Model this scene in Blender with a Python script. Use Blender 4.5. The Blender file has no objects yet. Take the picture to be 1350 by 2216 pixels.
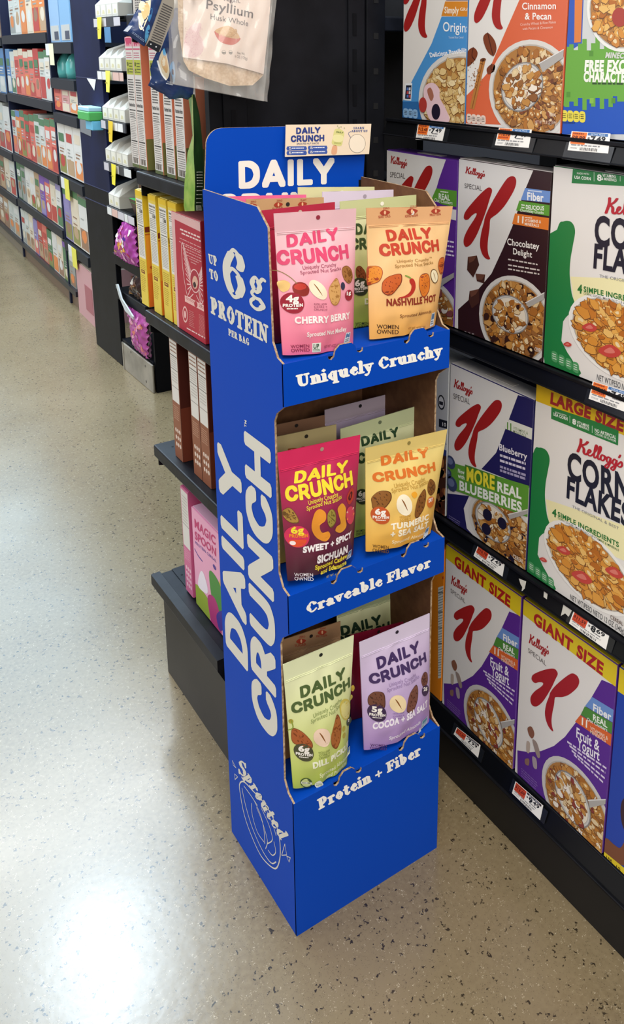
import bpy, bmesh, math, random
from mathutils import Vector, Matrix
from mathutils.geometry import tessellate_polygon

random.seed(7)
SC = bpy.context.scene
COL = SC.collection
V3 = Vector

# ------------------------------------------------------------------ camera
F_PX, CX, CY, IW, IH = 1900.53, 885.99, 612.91, 1350.0, 2216.0
CAM_R = ((0.8091693, -0.5874330, 0.0129405), (-0.1352939, -0.2077042, -0.9687902), (0.5717871, 0.7821646, -0.2475439))
CAM_C = V3((-0.525019, -1.005705, 1.386831))
cd = bpy.data.cameras.new('camera')
cam = bpy.data.objects.new('camera', cd)
COL.objects.link(cam)
rx, ry, rz = (V3(r) for r in CAM_R)
m = Matrix.Identity(4)
for i in range(3):
    m[i][0], m[i][1], m[i][2], m[i][3] = rx[i], -ry[i], -rz[i], CAM_C[i]
cam.matrix_world = m
cd.sensor_fit = 'VERTICAL'
cd.sensor_height = 36.0
cd.sensor_width = 36.0 * IW / IH
cd.lens = F_PX / IH * 36.0
cd.shift_x = (IW / 2 - CX) / IH
cd.shift_y = (CY - IH / 2) / IH
cd.clip_start, cd.clip_end = 0.02, 100
SC.camera = cam

# ------------------------------------------------------------------ light
SC.view_settings.view_transform = 'Standard'
SC.view_settings.look = 'None'
SC.view_settings.gamma = 1.0
SC.view_settings.use_curve_mapping = False
SC.view_settings.exposure = 0.0
w = bpy.data.worlds.new('world')
SC.world = w
w.use_nodes = True
w.node_tree.nodes['Background'].inputs[0].default_value = (0.92, 0.95, 1.0, 1)
w.node_tree.nodes['Background'].inputs[1].default_value = 0.42

def lamp(name, loc, target, size, power, col, shape='RECTANGLE', sy=None):
    d = bpy.data.lights.new(name, 'AREA')
    d.shape = shape
    d.size = size
    if sy: d.size_y = sy
    d.energy = power
    d.color = col
    o = bpy.data.objects.new(name, d)
    COL.objects.link(o)
    o.location = loc
    o.rotation_euler = (V3(target) - V3(loc)).to_track_quat('-Z', 'Y').to_euler()
    return o

# rows of ceiling tubes over the aisle, a round high-bay lamp and cool daylight from the shop front
lamp('ceiling_tube_light', (-0.85, -1.4, 3.3), (-0.6, -1.2, 0), 0.4, 92, (1.0, 0.95, 0.87), sy=3.2)
lamp('ceiling_tube_light', (-1.0, 4.0, 3.3), (-0.9, 4.0, 0), 0.5, 100, (1.0, 0.98, 0.95), sy=5.0)
lamp('ceiling_tube_light', (-1.0, 10.0, 3.3), (-0.9, 10.0, 0), 0.5, 100, (1.0, 0.98, 0.95), sy=4.0)
lamp('floor_sheen_light', (0.7, 5.2, 3.35), (0.7, 5.2, 0), 2.8, 330, (0.52, 0.78, 1.0), sy=7.6)  # added oversized cool light overhead, stretched to lay a bluish sheen on the floor
lamp('round_ceiling_light', (0.33, 2.72, 3.2), (0.33, 2.72, 0), 0.30, 34, (0.74, 0.88, 1.0), 'DISK')
lamp('shop_front_daylight', (-3.6, 2.0, 2.2), (0.3, 0.6, 0.5), 2.6, 62, (0.92, 0.95, 1.0), sy=2.4)
lamp('aisle_fill_light', (-0.6, -3.4, 2.5), (0.2, 0.2, 0.7), 1.8, 60, (1.0, 0.95, 0.88), sy=1.4)

# ------------------------------------------------------------------ materials
MATS = {}
def lin(c):
    return c / 12.92 if c <= 0.04045 else ((c + 0.055) / 1.055) ** 2.4
def rgb(h):
    h = h.lstrip('#')
    return tuple(lin(int(h[i:i + 2], 16) / 255.0) for i in (0, 2, 4)) + (1.0,)
def M(h, r=0.45, metal=0.0, spec=0.4):
    k = (h, r, metal, spec)
    if k in MATS: return MATS[k]
    t = bpy.data.materials.new('print_' + h.lstrip('#'))
    t.use_nodes = True
    b = t.node_tree.nodes['Principled BSDF']
    b.inputs['Base Color'].default_value = rgb(h)
    b.inputs['Roughness'].default_value = r
    b.inputs['Metallic'].default_value = metal
    b.inputs['Specular IOR Level'].default_value = spec
    MATS[k] = t
    return t
def nodes_mat(name):
    t = bpy.data.materials.new(name)
    t.use_nodes = True
    nt = t.node_tree
    return t, nt.nodes, nt.links, nt.nodes['Principled BSDF']
def ramp(n, stops):
    r = n.new('ShaderNodeValToRGB')
    e = r.color_ramp.elements
    while len(e) < len(stops): e.new(0.5)
    for q, (p, c) in zip(e, stops):
        q.position = p
        q.color = rgb(c) if isinstance(c, str) else c
    return r
def mat_grad(name, stops, rough=0.38, bump=0.0):
    """printed ink that blends up the height of the thing"""
    t, n, l, b = nodes_mat(name)
    tc = n.new('ShaderNodeTexCoord'); sx = n.new('ShaderNodeSeparateXYZ')
    l.new(tc.outputs['Generated'], sx.inputs[0])
    r = ramp(n, stops); l.new(sx.outputs['Z'], r.inputs[0]); l.new(r.outputs[0], b.inputs['Base Color'])
    b.inputs['Roughness'].default_value = rough
    if bump: add_bump(n, l, b, 30, bump, tc.outputs['Object'])
    return t
def add_bump(n, l, b, scale, dist, co, strength=0.5, detail=2.0):
    nz = n.new('ShaderNodeTexNoise'); nz.inputs['Scale'].default_value = scale; nz.inputs['Detail'].default_value = detail
    bp = n.new('ShaderNodeBump'); bp.inputs['Strength'].default_value = strength; bp.inputs['Distance'].default_value = dist
    l.new(co, nz.inputs['Vector']); l.new(nz.outputs['Fac'], bp.inputs['Height']); l.new(bp.outputs[0], b.inputs['Normal'])
def mat_noise(name, c1, c2, scale, rough=0.5, bump=0.0, lo=0.35, hi=0.65, spec=0.4, detail=4.0, metal=0.0):
    t, n, l, b = nodes_mat(name)
    tc = n.new('ShaderNodeTexCoord'); nz = n.new('ShaderNodeTexNoise')
    nz.inputs['Scale'].default_value = scale; nz.inputs['Detail'].default_value = detail
    l.new(tc.outputs['Object'], nz.inputs['Vector'])
    r = ramp(n, [(lo, c1), (hi, c2)]); l.new(nz.outputs['Fac'], r.inputs[0]); l.new(r.outputs[0], b.inputs['Base Color'])
    b.inputs['Roughness'].default_value = rough; b.inputs['Specular IOR Level'].default_value = spec
    b.inputs['Metallic'].default_value = metal
    if bump: add_bump(n, l, b, scale * 3, bump, tc.outputs['Object'])
    return t

BLACK = mat_noise('black_powder_coat', '#0d0e12', '#15161b', 14, 0.45, 0.0004, spec=0.14)
BLACKD = M('#0a0b0f', 0.5, spec=0.12)
NAVY = mat_noise('blue_black_panel', '#121937', '#182044', 6, 0.45, spec=0.14)
DECK = mat_noise('worn_black_deck', '#0f1117', '#1b1e26', 22, 0.42, 0.0003, spec=0.2)
STEEL = mat_noise('scuffed_steel', '#8c877d', '#b3ada1', 9, 0.35, 0.0003, metal=0.5)
KRAFT = mat_noise('kraft_board', '#694630', '#785338', 60, 0.8, spec=0.2)
KRAFTL = mat_noise('corrugated_edge', '#86684a', '#c2a98a', 220, 0.8)
BLUE = M('#0244b2', 0.5, spec=0.12)
PLASTIC = M('#0d0e11', 0.3, spec=0.22)

def floor_mat():
    t, n, l, b = nodes_mat('polished_concrete')
    tc = n.new('ShaderNodeTexCoord'); co = tc.outputs['Object']
    def noise(s, d=5):
        z = n.new('ShaderNodeTexNoise'); z.inputs['Scale'].default_value = s; z.inputs['Detail'].default_value = d
        l.new(co, z.inputs['Vector']); return z.outputs['Fac']
    def mix(fac, a, bcol):
        x = n.new('ShaderNodeMix'); x.data_type = 'RGBA'
        l.new(fac, x.inputs[0])
        for sock, v in ((x.inputs[6], a), (x.inputs[7], bcol)):
            if isinstance(v, str): sock.default_value = rgb(v)
            else: l.new(v, sock)
        return x.outputs[2]
    base = ramp(n, [(0.3, '#6e5f46'), (0.52, '#7d6e53'), (0.75, '#8b7c61')]); l.new(noise(2.2), base.inputs[0])
    fine = ramp(n, [(0.35, (0, 0, 0, 1)), (0.7, (1, 1, 1, 1))]); l.new(noise(120, 3), fine.inputs[0])
    c = mix(fine.outputs[0], base.outputs[0], '#85765a')
    def chips(scale, lo, hi, pick, chan):
        v = n.new('ShaderNodeTexVoronoi'); v.inputs['Scale'].default_value = scale
        wob = n.new('ShaderNodeTexNoise'); wob.inputs['Scale'].default_value = scale * 1.3
        ad = n.new('ShaderNodeMixRGB'); ad.inputs[0].default_value = 0.02; ad.blend_type = 'ADD'
        l.new(co, wob.inputs['Vector']); l.new(co, ad.inputs[1]); l.new(wob.outputs['Color'], ad.inputs[2]); l.new(ad.outputs[0], v.inputs['Vector'])
        r = ramp(n, [(lo, (1, 1, 1, 1)), (hi, (0, 0, 0, 1))]); l.new(v.outputs['Distance'], r.inputs[0])
        s = n.new('ShaderNodeSeparateColor'); l.new(v.outputs['Color'], s.inputs[0])
        p = n.new('ShaderNodeMath'); p.operation = 'GREATER_THAN'; p.inputs[1].default_value = pick; l.new(s.outputs[chan], p.inputs[0])
        q = n.new('ShaderNodeMath'); q.operation = 'MULTIPLY'; l.new(r.outputs[0], q.inputs[0]); l.new(p.outputs[0], q.inputs[1])
        return q.outputs[0]
    c = mix(chips(105, 0.22, 0.34, 0.78, 0), c, '#30281c')
    c = mix(chips(190, 0.2, 0.34, 0.84, 1), c, '#b5a88e')
    c = mix(chips(75, 0.12, 0.24, 0.86, 2), c, '#3a3124')
    c = mix(chips(260, 0.22, 0.36, 0.80, 1), c, '#4c4232')
    l.new(c, b.inputs['Base Color'])
    rr = ramp(n, [(0.3, (0.20,) * 3 + (1,)), (0.7, (0.27,) * 3 + (1,))]); l.new(noise(5), rr.inputs[0]); l.new(rr.outputs[0], b.inputs['Roughness'])
    b.inputs['Specular IOR Level'].default_value = 0.75
    add_bump(n, l, b, 60, 0.0006, co, 0.25)
    return t

# ------------------------------------------------------------------ mesh builder
OFF = {}
class MB:
    def __init__(s):
        s.v, s.f, s.m, s.slots, s.sm = [], [], [], [], []
    def slot(s, mat):
        if mat not in s.slots: s.slots.append(mat)
        return s.slots.index(mat)
    def add(s, verts, faces, mat, smooth=False):
        k = s.slot(mat); o = len(s.v)
        s.v += [V3(p) for p in verts]
        for f in faces:
            s.f.append([o + i for i in f]); s.m.append(k); s.sm.append(smooth)
        return s
    def bm(s, b, mat, smooth=False):
        b.verts.ensure_lookup_table()
        b.verts.index_update()
        s.add([v.co.copy() for v in b.verts], [[v.index for v in f.verts] for f in b.faces], mat, smooth)
        b.free()
        return s
    def box(s, x0, x1, y0, y1, z0, z1, mat, bev=0.0, seg=1):
        b = bmesh.new()
        bmesh.ops.create_cube(b, size=1.0)
        for v in b.verts:
            v.co = V3(((x0 + x1) / 2 + v.co.x * (x1 - x0), (y0 + y1) / 2 + v.co.y * (y1 - y0), (z0 + z1) / 2 + v.co.z * (z1 - z0)))
        if bev: bmesh.ops.bevel(b, geom=b.edges[:], offset=bev, segments=seg, affect='EDGES', profile=0.5)
        return s.bm(b, mat)
    def cyl(s, p0, p1, r, mat, n=12):
        p0, p1 = V3(p0), V3(p1); d = (p1 - p0).normalized()
        a = d.orthogonal().normalized(); c = d.cross(a)
        vs = []
        for p in (p0, p1):
            for i in range(n):
                t = 2 * math.pi * i / n
                vs.append(p + a * (r * math.cos(t)) + c * (r * math.sin(t)))
        fs = [[i, (i + 1) % n, n + (i + 1) % n, n + i] for i in range(n)] + [list(range(n))[::-1], list(range(n, 2 * n))]
        return s.add(vs, fs, mat, False)
    def prism(s, poly, d, mat, edge=None, back=None):
        """poly: list of 3-D points of the front outline, d: thickness vector away from the viewer"""
        n = len(poly); P = [V3(p) for p in poly]; d = V3(d)
        tri = tessellate_polygon([P])
        s.add(P, [list(t) for t in tri], mat)
        s.add([p + d for p in P], [list(t)[::-1] for t in tri], back or mat)
        for i in range(n):
            j = (i + 1) % n
            s.add([P[i], P[j], P[j] + d, P[i] + d], [[0, 1, 2, 3]], edge or mat)
        return s
    def build(s, name, parent=None, label=None, off=None):
        o0 = OFF.get(parent, V3((0, 0, 0))) if parent else (off or V3((0, 0, 0)))
        me = bpy.data.meshes.new(name)
        me.from_pydata([tuple(v - o0) for v in s.v], [], s.f)
        for t in s.slots: me.materials.append(t)
        me.polygons.foreach_set('material_index', s.m)
        me.polygons.foreach_set('use_smooth', s.sm)
        me.update()
        ob = bpy.data.objects.new(name, me)
        COL.objects.link(ob)
        if parent: ob.parent = parent
        else: ob.location = o0
        OFF[ob] = o0
        if label: ob['label'] = label
        return ob

def fixn(ob):
    b = bmesh.new(); b.from_mesh(ob.data); bmesh.ops.recalc_face_normals(b, faces=b.faces[:]); b.to_mesh(ob.data); b.free()
    return ob
def thing(name, label, cat, loc, group=None):
    o = bpy.data.objects.new(name, None)
    o.empty_display_size = 0.05
    COL.objects.link(o)
    o.location = loc
    OFF[o] = V3(loc)
    o['label'] = label; o['category'] = cat
    if group: o['group'] = group
    return o
def tag(o, label, cat, group=None):
    o['label'] = label; o['category'] = cat
    if group: o['group'] = group
    return o
def struct(o):
    o['kind'] = 'structure'
    return o
def dup(root, delta, label):
    r = root.copy(); COL.objects.link(r); r.location = root.location + V3(delta); r['label'] = label
    for ch in list(root.children):
        c = ch.copy(); COL.objects.link(c); c.parent = r
        for g in list(ch.children):
            d = g.copy(); COL.objects.link(d); d.parent = c
    return r

# ------------------------------------------------------------------ printed artwork
def Z(ox, oy, s):
    return lambda p: (ox + p[0] / s, oy + p[1] / s)
IDP = lambda p: p
class Face:
    """a flat printed face: origin, right, up; points of the calibrated photograph fall on it along the camera's ray"""
    def __init__(s, O, U, V):
        s.O, s.U, s.V = V3(O), V3(U).normalized(), V3(V).normalized()
        s.N = s.U.cross(s.V)
    def px(s, p):
        d = rx * ((p[0] - CX) / F_PX) + ry * ((p[1] - CY) / F_PX) + rz
        P = CAM_C + d * ((s.O - CAM_C).dot(s.N) / d.dot(s.N)) - s.O
        return (P.dot(s.U), P.dot(s.V))
    def at(s, q, e=0.0):
        return s.O + s.U * q[0] + s.V * q[1] + s.N * e
def faceX(x, y=0, z=0): return Face((x, y, z), (0, -1, 0), (0, 0, 1))     # faces the aisle
def faceY(y, x=0, z=0): return Face((x, y, z), (1, 0, 0), (0, 0, 1))      # faces the camera end
def on(face, u, v):
    """3-D point where photograph point (u, v) lies on the face"""
    return face.at(face.px((u, v)))

TXT = {}
CAPH = [0.0]
def text_mesh(s, bold):
    k = (s, round(bold, 3))
    if k in TXT: return TXT[k]
    c = bpy.data.curves.new('t', 'FONT')
    c.body = s; c.offset = bold; c.space_character = 1.0 + bold * 2.2; c.resolution_u = 4; c.fill_mode = 'FRONT'
    o = bpy.data.objects.new('t', c)
    me = o.to_mesh()
    vs = [(v.co.x, v.co.y) for v in me.vertices]; fs = [list(p.vertices) for p in me.polygons]
    o.to_mesh_clear(); bpy.data.objects.remove(o); bpy.data.curves.remove(c)
    TXT[k] = (vs, fs)
    return TXT[k]
CAPH[0] = max(v[1] for v in text_mesh('H', 0.0)[0])

def catmull(pts, n=6, closed=True):
    out = []; L = len(pts)
    rng = range(L) if closed else range(L - 1)
    for i in rng:
        if closed: a, b, c, d = pts[(i - 1) % L], pts[i], pts[(i + 1) % L], pts[(i + 2) % L]
        else: a, b, c, d = pts[max(i - 1, 0)], pts[i], pts[i + 1], pts[min(i + 2, L - 1)]
        for k in range(n):
            t = k / n; t2 = t * t; t3 = t2 * t
            out.append(tuple(0.5 * (2 * b[q] + (c[q] - a[q]) * t + (2 * a[q] - 5 * b[q] + 4 * c[q] - d[q]) * t2 + (3 * b[q] - a[q] - 3 * c[q] + d[q]) * t3) for q in (0, 1)))
    if not closed: out.append(pts[-1])
    return out
def hull(P):
    P = sorted(set((round(x, 6), round(y, 6)) for x, y in P))
    def half(Q):
        h = []
        for p in Q:
            while len(h) > 1 and (h[-1][0] - h[-2][0]) * (p[1] - h[-2][1]) - (h[-1][1] - h[-2][1]) * (p[0] - h[-2][0]) <= 0: h.pop()
            h.append(p)
        return h
    a, b = half(P), half(P[::-1])
    return a[:-1] + b[:-1]
def pen_sweep(pts, wx, wy, n=10, w1=None):
    """sweep an elliptical nib along a line; returns convex pieces"""
    out = []
    for i in range(len(pts) - 1):
        q = []
        for p in (pts[i], pts[i + 1]):
            q += [(p[0] + wx * math.cos(2 * math.pi * k / n), p[1] + wy * math.sin(2 * math.pi * k / n)) for k in range(n)]
        out.append(hull(q))
    return out

class Art:
    STEP = 0.00011
    def __init__(s, face, mb, z=IDP, bulge=None, rough=0.4):
        s.F, s.mb, s.z, s.b, s.r = face, mb, z, bulge, rough
    def l(s, p): return s.F.px(s.z(p))
    def ls(s, P): return [s.l(p) for p in P]
    clip = None                      # (a0, a1, b0, b1): print stops at the edge of the panel
    def put(s, pts, faces, col, L, jit=False):
        e = s.STEP * L
        if jit:
            for i, f in enumerate(faces): s.put([pts[k] for k in f], [list(range(len(f)))], col, L + (i % 150) * .012)
            return
        if s.clip:
            P2, F2 = [], []
            for f in faces:
                q = [pts[i] for i in f]
                for ax, lim, sg in ((0, s.clip[0], 1), (0, s.clip[1], -1), (1, s.clip[2], 1), (1, s.clip[3], -1)):
                    r = []
                    for i in range(len(q)):
                        p, n = q[i], q[(i + 1) % len(q)]
                        dp, dn = (p[ax] - lim) * sg, (n[ax] - lim) * sg
                        if dp >= 0: r.append(p)
                        if (dp >= 0) != (dn >= 0):
                            t = dp / (dp - dn); r.append((p[0] + (n[0] - p[0]) * t, p[1] + (n[1] - p[1]) * t))
                    q = r
                    if len(q) < 3: break
                if len(q) >= 3:
                    F2.append(list(range(len(P2), len(P2) + len(q)))); P2 += q
            pts, faces = P2, F2
            if not faces: return
        mat = M(col, s.r) if isinstance(col, str) else col
        s.mb.add([s.F.at(q, e + (s.b(q) if s.b else 0)) for q in pts], faces, mat, bool(s.b))
    def fill(s, q, col, L=1):
        """filled outline in local coordinates"""
        q = [p for i, p in enumerate(q) if i == 0 or (abs(p[0] - q[i - 1][0]) + abs(p[1] - q[i - 1][1])) > 1e-7]
        if len(q) < 3: return
        tri = tessellate_polygon([[V3((x, y, 0)) for x, y in q]])
        if s.b:
            b = bmesh.new(); vs = [b.verts.new((x, y, 0)) for x, y in q]
            for t in tri:
                try: b.faces.new([vs[i] for i in t])
                except ValueError: pass
            for _ in range(5):
                ed = [e for e in b.edges if e.calc_length() > 0.009]
                if not ed: break
                bmesh.ops.subdivide_edges(b, edges=ed, cuts=1)
                bmesh.ops.triangulate(b, faces=[f for f in b.faces if len(f.verts) > 3])
            b.verts.index_update()
            s.put([(v.co.x, v.co.y) for v in b.verts], [[v.index for v in f.verts] for f in b.faces], col, L)
            b.free()
        else: s.put(q, [list(t) for t in tri], col, L)
    def poly(s, P, col, L=1): s.fill(s.ls(P), col, L)
    def blob(s, P, col, L=1, n=5): s.fill(catmull(s.ls(P), n), col, L)
    def ell(s, c, a, b, col, L=1, n=28, k=1.0, t0=0, t1=360):
        C, A, B = s.l(c), s.l(a), s.l(b)
        ax, ay, bx, by = (A[0] - C[0]) * k, (A[1] - C[1]) * k, (B[0] - C[0]) * k, (B[1] - C[1]) * k
        s.fill([(C[0] + ax * math.cos(t) + bx * math.sin(t), C[1] + ay * math.cos(t) + by * math.sin(t)) for t in [math.radians(t0 + (t1 - t0) * i / n) for i in range(n)]], col, L)
    def line(s, P, wd, col, L=2, smooth=False, closed=False):
        q = s.ls(P)
        if smooth: q = catmull(q, 5, closed)
        if closed: q = q + [q[0]]
        for i, h in enumerate(pen_sweep(q, wd, wd, 8)): s.put(h, [list(range(len(h)))], col, L + (i % 40) * .02)
    def text(s, t, bl, br, tl, col, L=3, bold=0.02, f=None, arc=0.0):
        B, R, T = s.l(bl), s.l(br), s.l(tl)
        if f is None and t in ('DAILY', 'CRUNCH'): f = brandf
        if f is None: vs, fs = text_mesh(t, bold); cap = CAPH[0]
        else: vs, fs = f(t); cap = 1.0
        if not vs: return
        x0 = min(v[0] for v in vs); x1 = max(v[0] for v in vs); W = x1 - x0
        out = []
        for x, y in vs:
            u = (x - x0) / W; v = y / cap - arc * 4 * u * (1 - u)
            out.append((B[0] + u * (R[0] - B[0]) + v * (T[0] - B[0]), B[1] + u * (R[1] - B[1]) + v * (T[1] - B[1])))
        s.put(out, fs, col, L, f is not None or bold > .015)
    def fine(s, bl, br, tl, rows, col, L=3, k=0.34, rag=0.12, words=True):
        """rows of print too small to read in the photograph"""
        B, R, T = s.l(bl), s.l(br), s.l(tl)
        P = lambda u, v: (B[0] + u * (R[0] - B[0]) + v * (T[0] - B[0]), B[1] + u * (R[1] - B[1]) + v * (T[1] - B[1]))
        for i in range(rows):
            v0 = (i + 0.3) / rows; v1 = v0 + k / rows
            u = 0.0; end = 1 - random.random() * rag
            while u < end:
                wd = random.uniform(0.06, 0.2) if words else end
                u1 = min(u + wd, end)
                s.put([P(u, v0), P(u1, v0), P(u1, v1), P(u, v1)], [[0, 1, 2, 3]], col, L)
                u = u1 + 0.03

# heavy soft-serif lettering, drawn with a broad nib: 'H' thick strokes, 'T' thin ones, '~' smooth
G = {
 'U': (.92, 'H~.24,.88 .24,.36 .34,.12 .52,.1', 'T~.48,.06 .66,.14 .72,.38 .72,.9', 'T.06,.93 .42,.93', 'T.58,.93 .86,.93'),
 'P': (.84, 'H.27,.9 .27,.1', 'T.08,.93 .45,.94', 'T.08,.06 .46,.06', 'T~.3,.93 .52,.95 .62,.86', 'H~.6,.82 .64,.68 .58,.5', 'T~.58,.46 .46,.4 .32,.42'),
 'R': (.92, 'H.27,.9 .27,.1', 'T.08,.93 .45,.94', 'T.08,.06 .44,.06', 'T~.3,.93 .52,.95 .62,.86', 'H~.6,.82 .63,.7 .56,.56', 'T~.56,.52 .46,.46 .32,.47', 'H~.5,.44 .62,.26 .7,.1', 'T.66,.06 .86,.06'),
 'T': (.86, 'H.43,.9 .43,.1', 'T.1,.93 .76,.93', 'T~.1,.92 .07,.82 .07,.72', 'T~.76,.92 .79,.82 .79,.72', 'T.24,.06 .62,.06'),
 'O': (.94, 'H~.26,.68 .2,.5 .26,.3', 'H~.68,.7 .74,.5 .68,.3', 'T~.24,.72 .34,.9 .47,.95 .6,.9 .7,.72', 'T~.24,.28 .34,.1 .47,.05 .6,.1 .7,.28', 'H~.27,.74 .36,.86', 'H~.67,.26 .58,.14'),
 'E': (.82, 'H.27,.9 .27,.1', 'T.08,.93 .7,.93', 'T.08,.06 .72,.06', 'T.3,.5 .58,.5', 'T.7,.93 .72,.72', 'T.72,.06 .76,.28', 'T.58,.38 .58,.62'),
 'F': (.78, 'H.27,.9 .27,.1', 'T.08,.93 .7,.93', 'T.08,.06 .48,.06', 'T.3,.5 .58,.5', 'T.7,.93 .73,.7', 'T.58,.38 .58,.62'),
 'I': (.54, 'H.27,.9 .27,.1', 'T.07,.93 .47,.93', 'T.07,.06 .47,.06'),
 'N': (.98, 'T.22,.9 .22,.08', 'H.27,.88 .68,.14', 'T.74,.92 .74,.08', 'T.06,.94 .3,.94', 'T.06,.06 .38,.06', 'T.58,.94 .9,.94'),
 'B': (.88, 'H.27,.9 .27,.1', 'T.08,.94 .45,.94', 'T.08,.06 .45,.06', 'T~.3,.94 .5,.95 .58,.88', 'H~.56,.84 .6,.72 .52,.6', 'T~.3,.53 .5,.53 .62,.46', 'H~.6,.42 .66,.28 .58,.14', 'T~.58,.1 .46,.05 .3,.06'),
 'A': (.94, 'T.44,.94 .18,.08', 'H.47,.88 .7,.12', 'T.04,.06 .34,.06', 'T.54,.06 .9,.06', 'T.28,.36 .6,.36'),
 'G': (.94, 'H~.27,.7 .2,.5 .27,.3', 'T~.26,.72 .4,.93 .58,.94 .7,.82', 'T.72,.94 .72,.68', 'T~.26,.28 .38,.07 .56,.05 .7,.14', 'H.69,.38 .69,.14', 'T.52,.42 .86,.42'),
 'C': (.9, 'H~.27,.72 .2,.5 .28,.28', 'T~.26,.74 .4,.93 .56,.94 .68,.84', 'H~.68,.82 .72,.72', 'T~.27,.26 .4,.07 .58,.06 .78,.22'),
 'L': (.78, 'H.27,.9 .27,.1', 'T.08,.94 .48,.94', 'T.08,.06 .7,.06', 'T.7,.06 .73,.3'),
 'S': (.76, 'T~.62,.8 .54,.92 .38,.95 .24,.86', 'H~.24,.78 .3,.62 .46,.5 .56,.36 .54,.22', 'T~.54,.14 .4,.05 .24,.08 .12,.22', 'T.66,.94 .66,.7', 'T.1,.06 .1,.3'),
 '6': (.84, 'H~.34,.86 .2,.62 .2,.36 .3,.16', 'T~.3,.84 .42,.95 .56,.9', 'H~.58,.88 .64,.74 .6,.64', 'H~.58,.46 .64,.3 .56,.14', 'T~.24,.46 .36,.58 .52,.54 .6,.46', 'T~.26,.14 .4,.05 .54,.1'),
 'n': (.76, 'H.22,.6 .22,.1', 'T.06,.62 .24,.64', 'T.05,.05 .38,.05', 'T~.26,.52 .4,.66 .52,.62', 'H~.54,.58 .57,.4 .57,.1', 'T.44,.05 .74,.05'),
 'h': (.76, 'H.22,.98 .22,.1', 'T.06,1.0 .24,1.02', 'T.05,.05 .38,.05', 'T~.26,.52 .4,.66 .52,.62', 'H~.54,.58 .57,.4 .57,.1', 'T.44,.05 .74,.05'),
 'i': (.42, 'H.22,.6 .22,.1', 'T.05,.62 .24,.64', 'T.04,.05 .4,.05', 'H.21,.92 .22,.92', 'T.21,.86 .21,.98'),
 'r': (.6, 'H.22,.6 .22,.1', 'T.05,.62 .24,.64', 'T.04,.05 .42,.05', 'T~.26,.5 .36,.64 .48,.64', 'H.47,.58 .48,.57'),
 'l': (.42, 'H.22,.98 .22,.1', 'T.05,1.0 .24,1.02', 'T.04,.05 .4,.05'),
 'u': (.78, 'H~.22,.58 .22,.28 .28,.14', 'T~.26,.1 .4,.03 .52,.12', 'H.57,.6 .57,.1', 'T.05,.62 .24,.64', 'T.42,.62 .58,.64', 'T.57,.05 .75,.05'),
 'e': (.66, 'H~.24,.48 .19,.34 .25,.2', 'T~.24,.5 .34,.64 .46,.62 .54,.5 .54,.4', 'H.49,.52 .52,.44', 'T.22,.35 .54,.38', 'T~.24,.18 .36,.04 .5,.06 .6,.18'),
 'c': (.64, 'H~.24,.48 .19,.34 .25,.2', 'T~.24,.5 .34,.64 .46,.64 .52,.56', 'H.5,.54 .52,.5', 'T~.24,.18 .36,.04 .5,.06 .58,.18'),
 'o': (.7, 'H~.22,.46 .18,.33 .22,.2', 'H~.48,.48 .52,.34 .48,.2', 'T~.2,.5 .28,.63 .35,.65 .44,.62 .5,.5', 'T~.2,.18 .28,.05 .35,.03 .44,.06 .5,.18'),
 'a': (.7, 'T~.16,.5 .24,.63 .36,.65 .46,.58', 'H~.46,.54 .48,.4 .48,.12', 'T~.44,.4 .24,.34 .14,.2', 'H.2,.26 .2,.16', 'T~.18,.1 .28,.03 .44,.14', 'T.48,.06 .66,.06', 'H.17,.5 .18,.5'),
 'v': (.7, 'H.2,.56 .36,.12', 'T.56,.62 .38,.06', 'T.04,.63 .36,.63', 'T.44,.63 .68,.63'),
 'y': (.72, 'H.2,.56 .38,.12', 'T~.58,.62 .4,.08 .3,-.16 .16,-.26', 'T.04,.63 .36,.63', 'T.46,.63 .7,.63', 'H.15,-.2 .17,-.22'),
 'q': (.78, 'H~.24,.48 .19,.33 .25,.18', 'T~.24,.5 .34,.64 .46,.64 .54,.52', 'T~.24,.16 .34,.03 .46,.06 .54,.2', 'H.56,.6 .56,-.2', 'T.4,-.27 .74,-.27', 'T.56,.64 .66,.64'),
 'p': (.78, 'H.24,.58 .24,-.2', 'T.06,.62 .26,.64', 'T.06,-.27 .42,-.27', 'T~.28,.54 .38,.65 .5,.6', 'H~.54,.5 .58,.34 .52,.18', 'T~.52,.12 .4,.03 .28,.12'),
 'b': (.76, 'H.22,.98 .22,.14', 'T.05,1.0 .24,1.02', 'T~.24,.54 .36,.65 .48,.6', 'H~.52,.5 .56,.34 .5,.18', 'T~.5,.12 .36,.02 .22,.08'),
 'd': (.78, 'H~.24,.48 .19,.33 .25,.18', 'T~.24,.5 .34,.64 .46,.64 .54,.52', 'T~.24,.16 .34,.03 .46,.06 .54,.2', 'H.56,.98 .56,.1', 'T.4,1.0 .58,1.02', 'T.56,.05 .74,.05'),
 'g': (.74, 'H~.24,.52 .2,.42 .25,.32', 'H~.44,.52 .48,.42 .44,.32', 'T~.22,.54 .34,.64 .46,.54', 'T~.22,.3 .34,.22 .46,.3', 'T~.5,.58 .58,.68 .66,.68', 'T~.26,.24 .18,.12 .3,.04 .46,.04', 'H~.46,.04 .58,-.08 .5,-.18', 'T~.48,-.22 .32,-.29 .16,-.24 .14,-.12 .24,-.02'),
 't': (.54, 'H.24,.84 .24,.16', 'T.04,.6 .46,.6', 'T~.22,.14 .3,.03 .4,.03 .5,.14'),
 '+': (.7, 'T.35,.6 .35,.1', 'T.1,.35 .6,.35'),
 ' ': (.34,),
}
SERIF = {}
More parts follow.
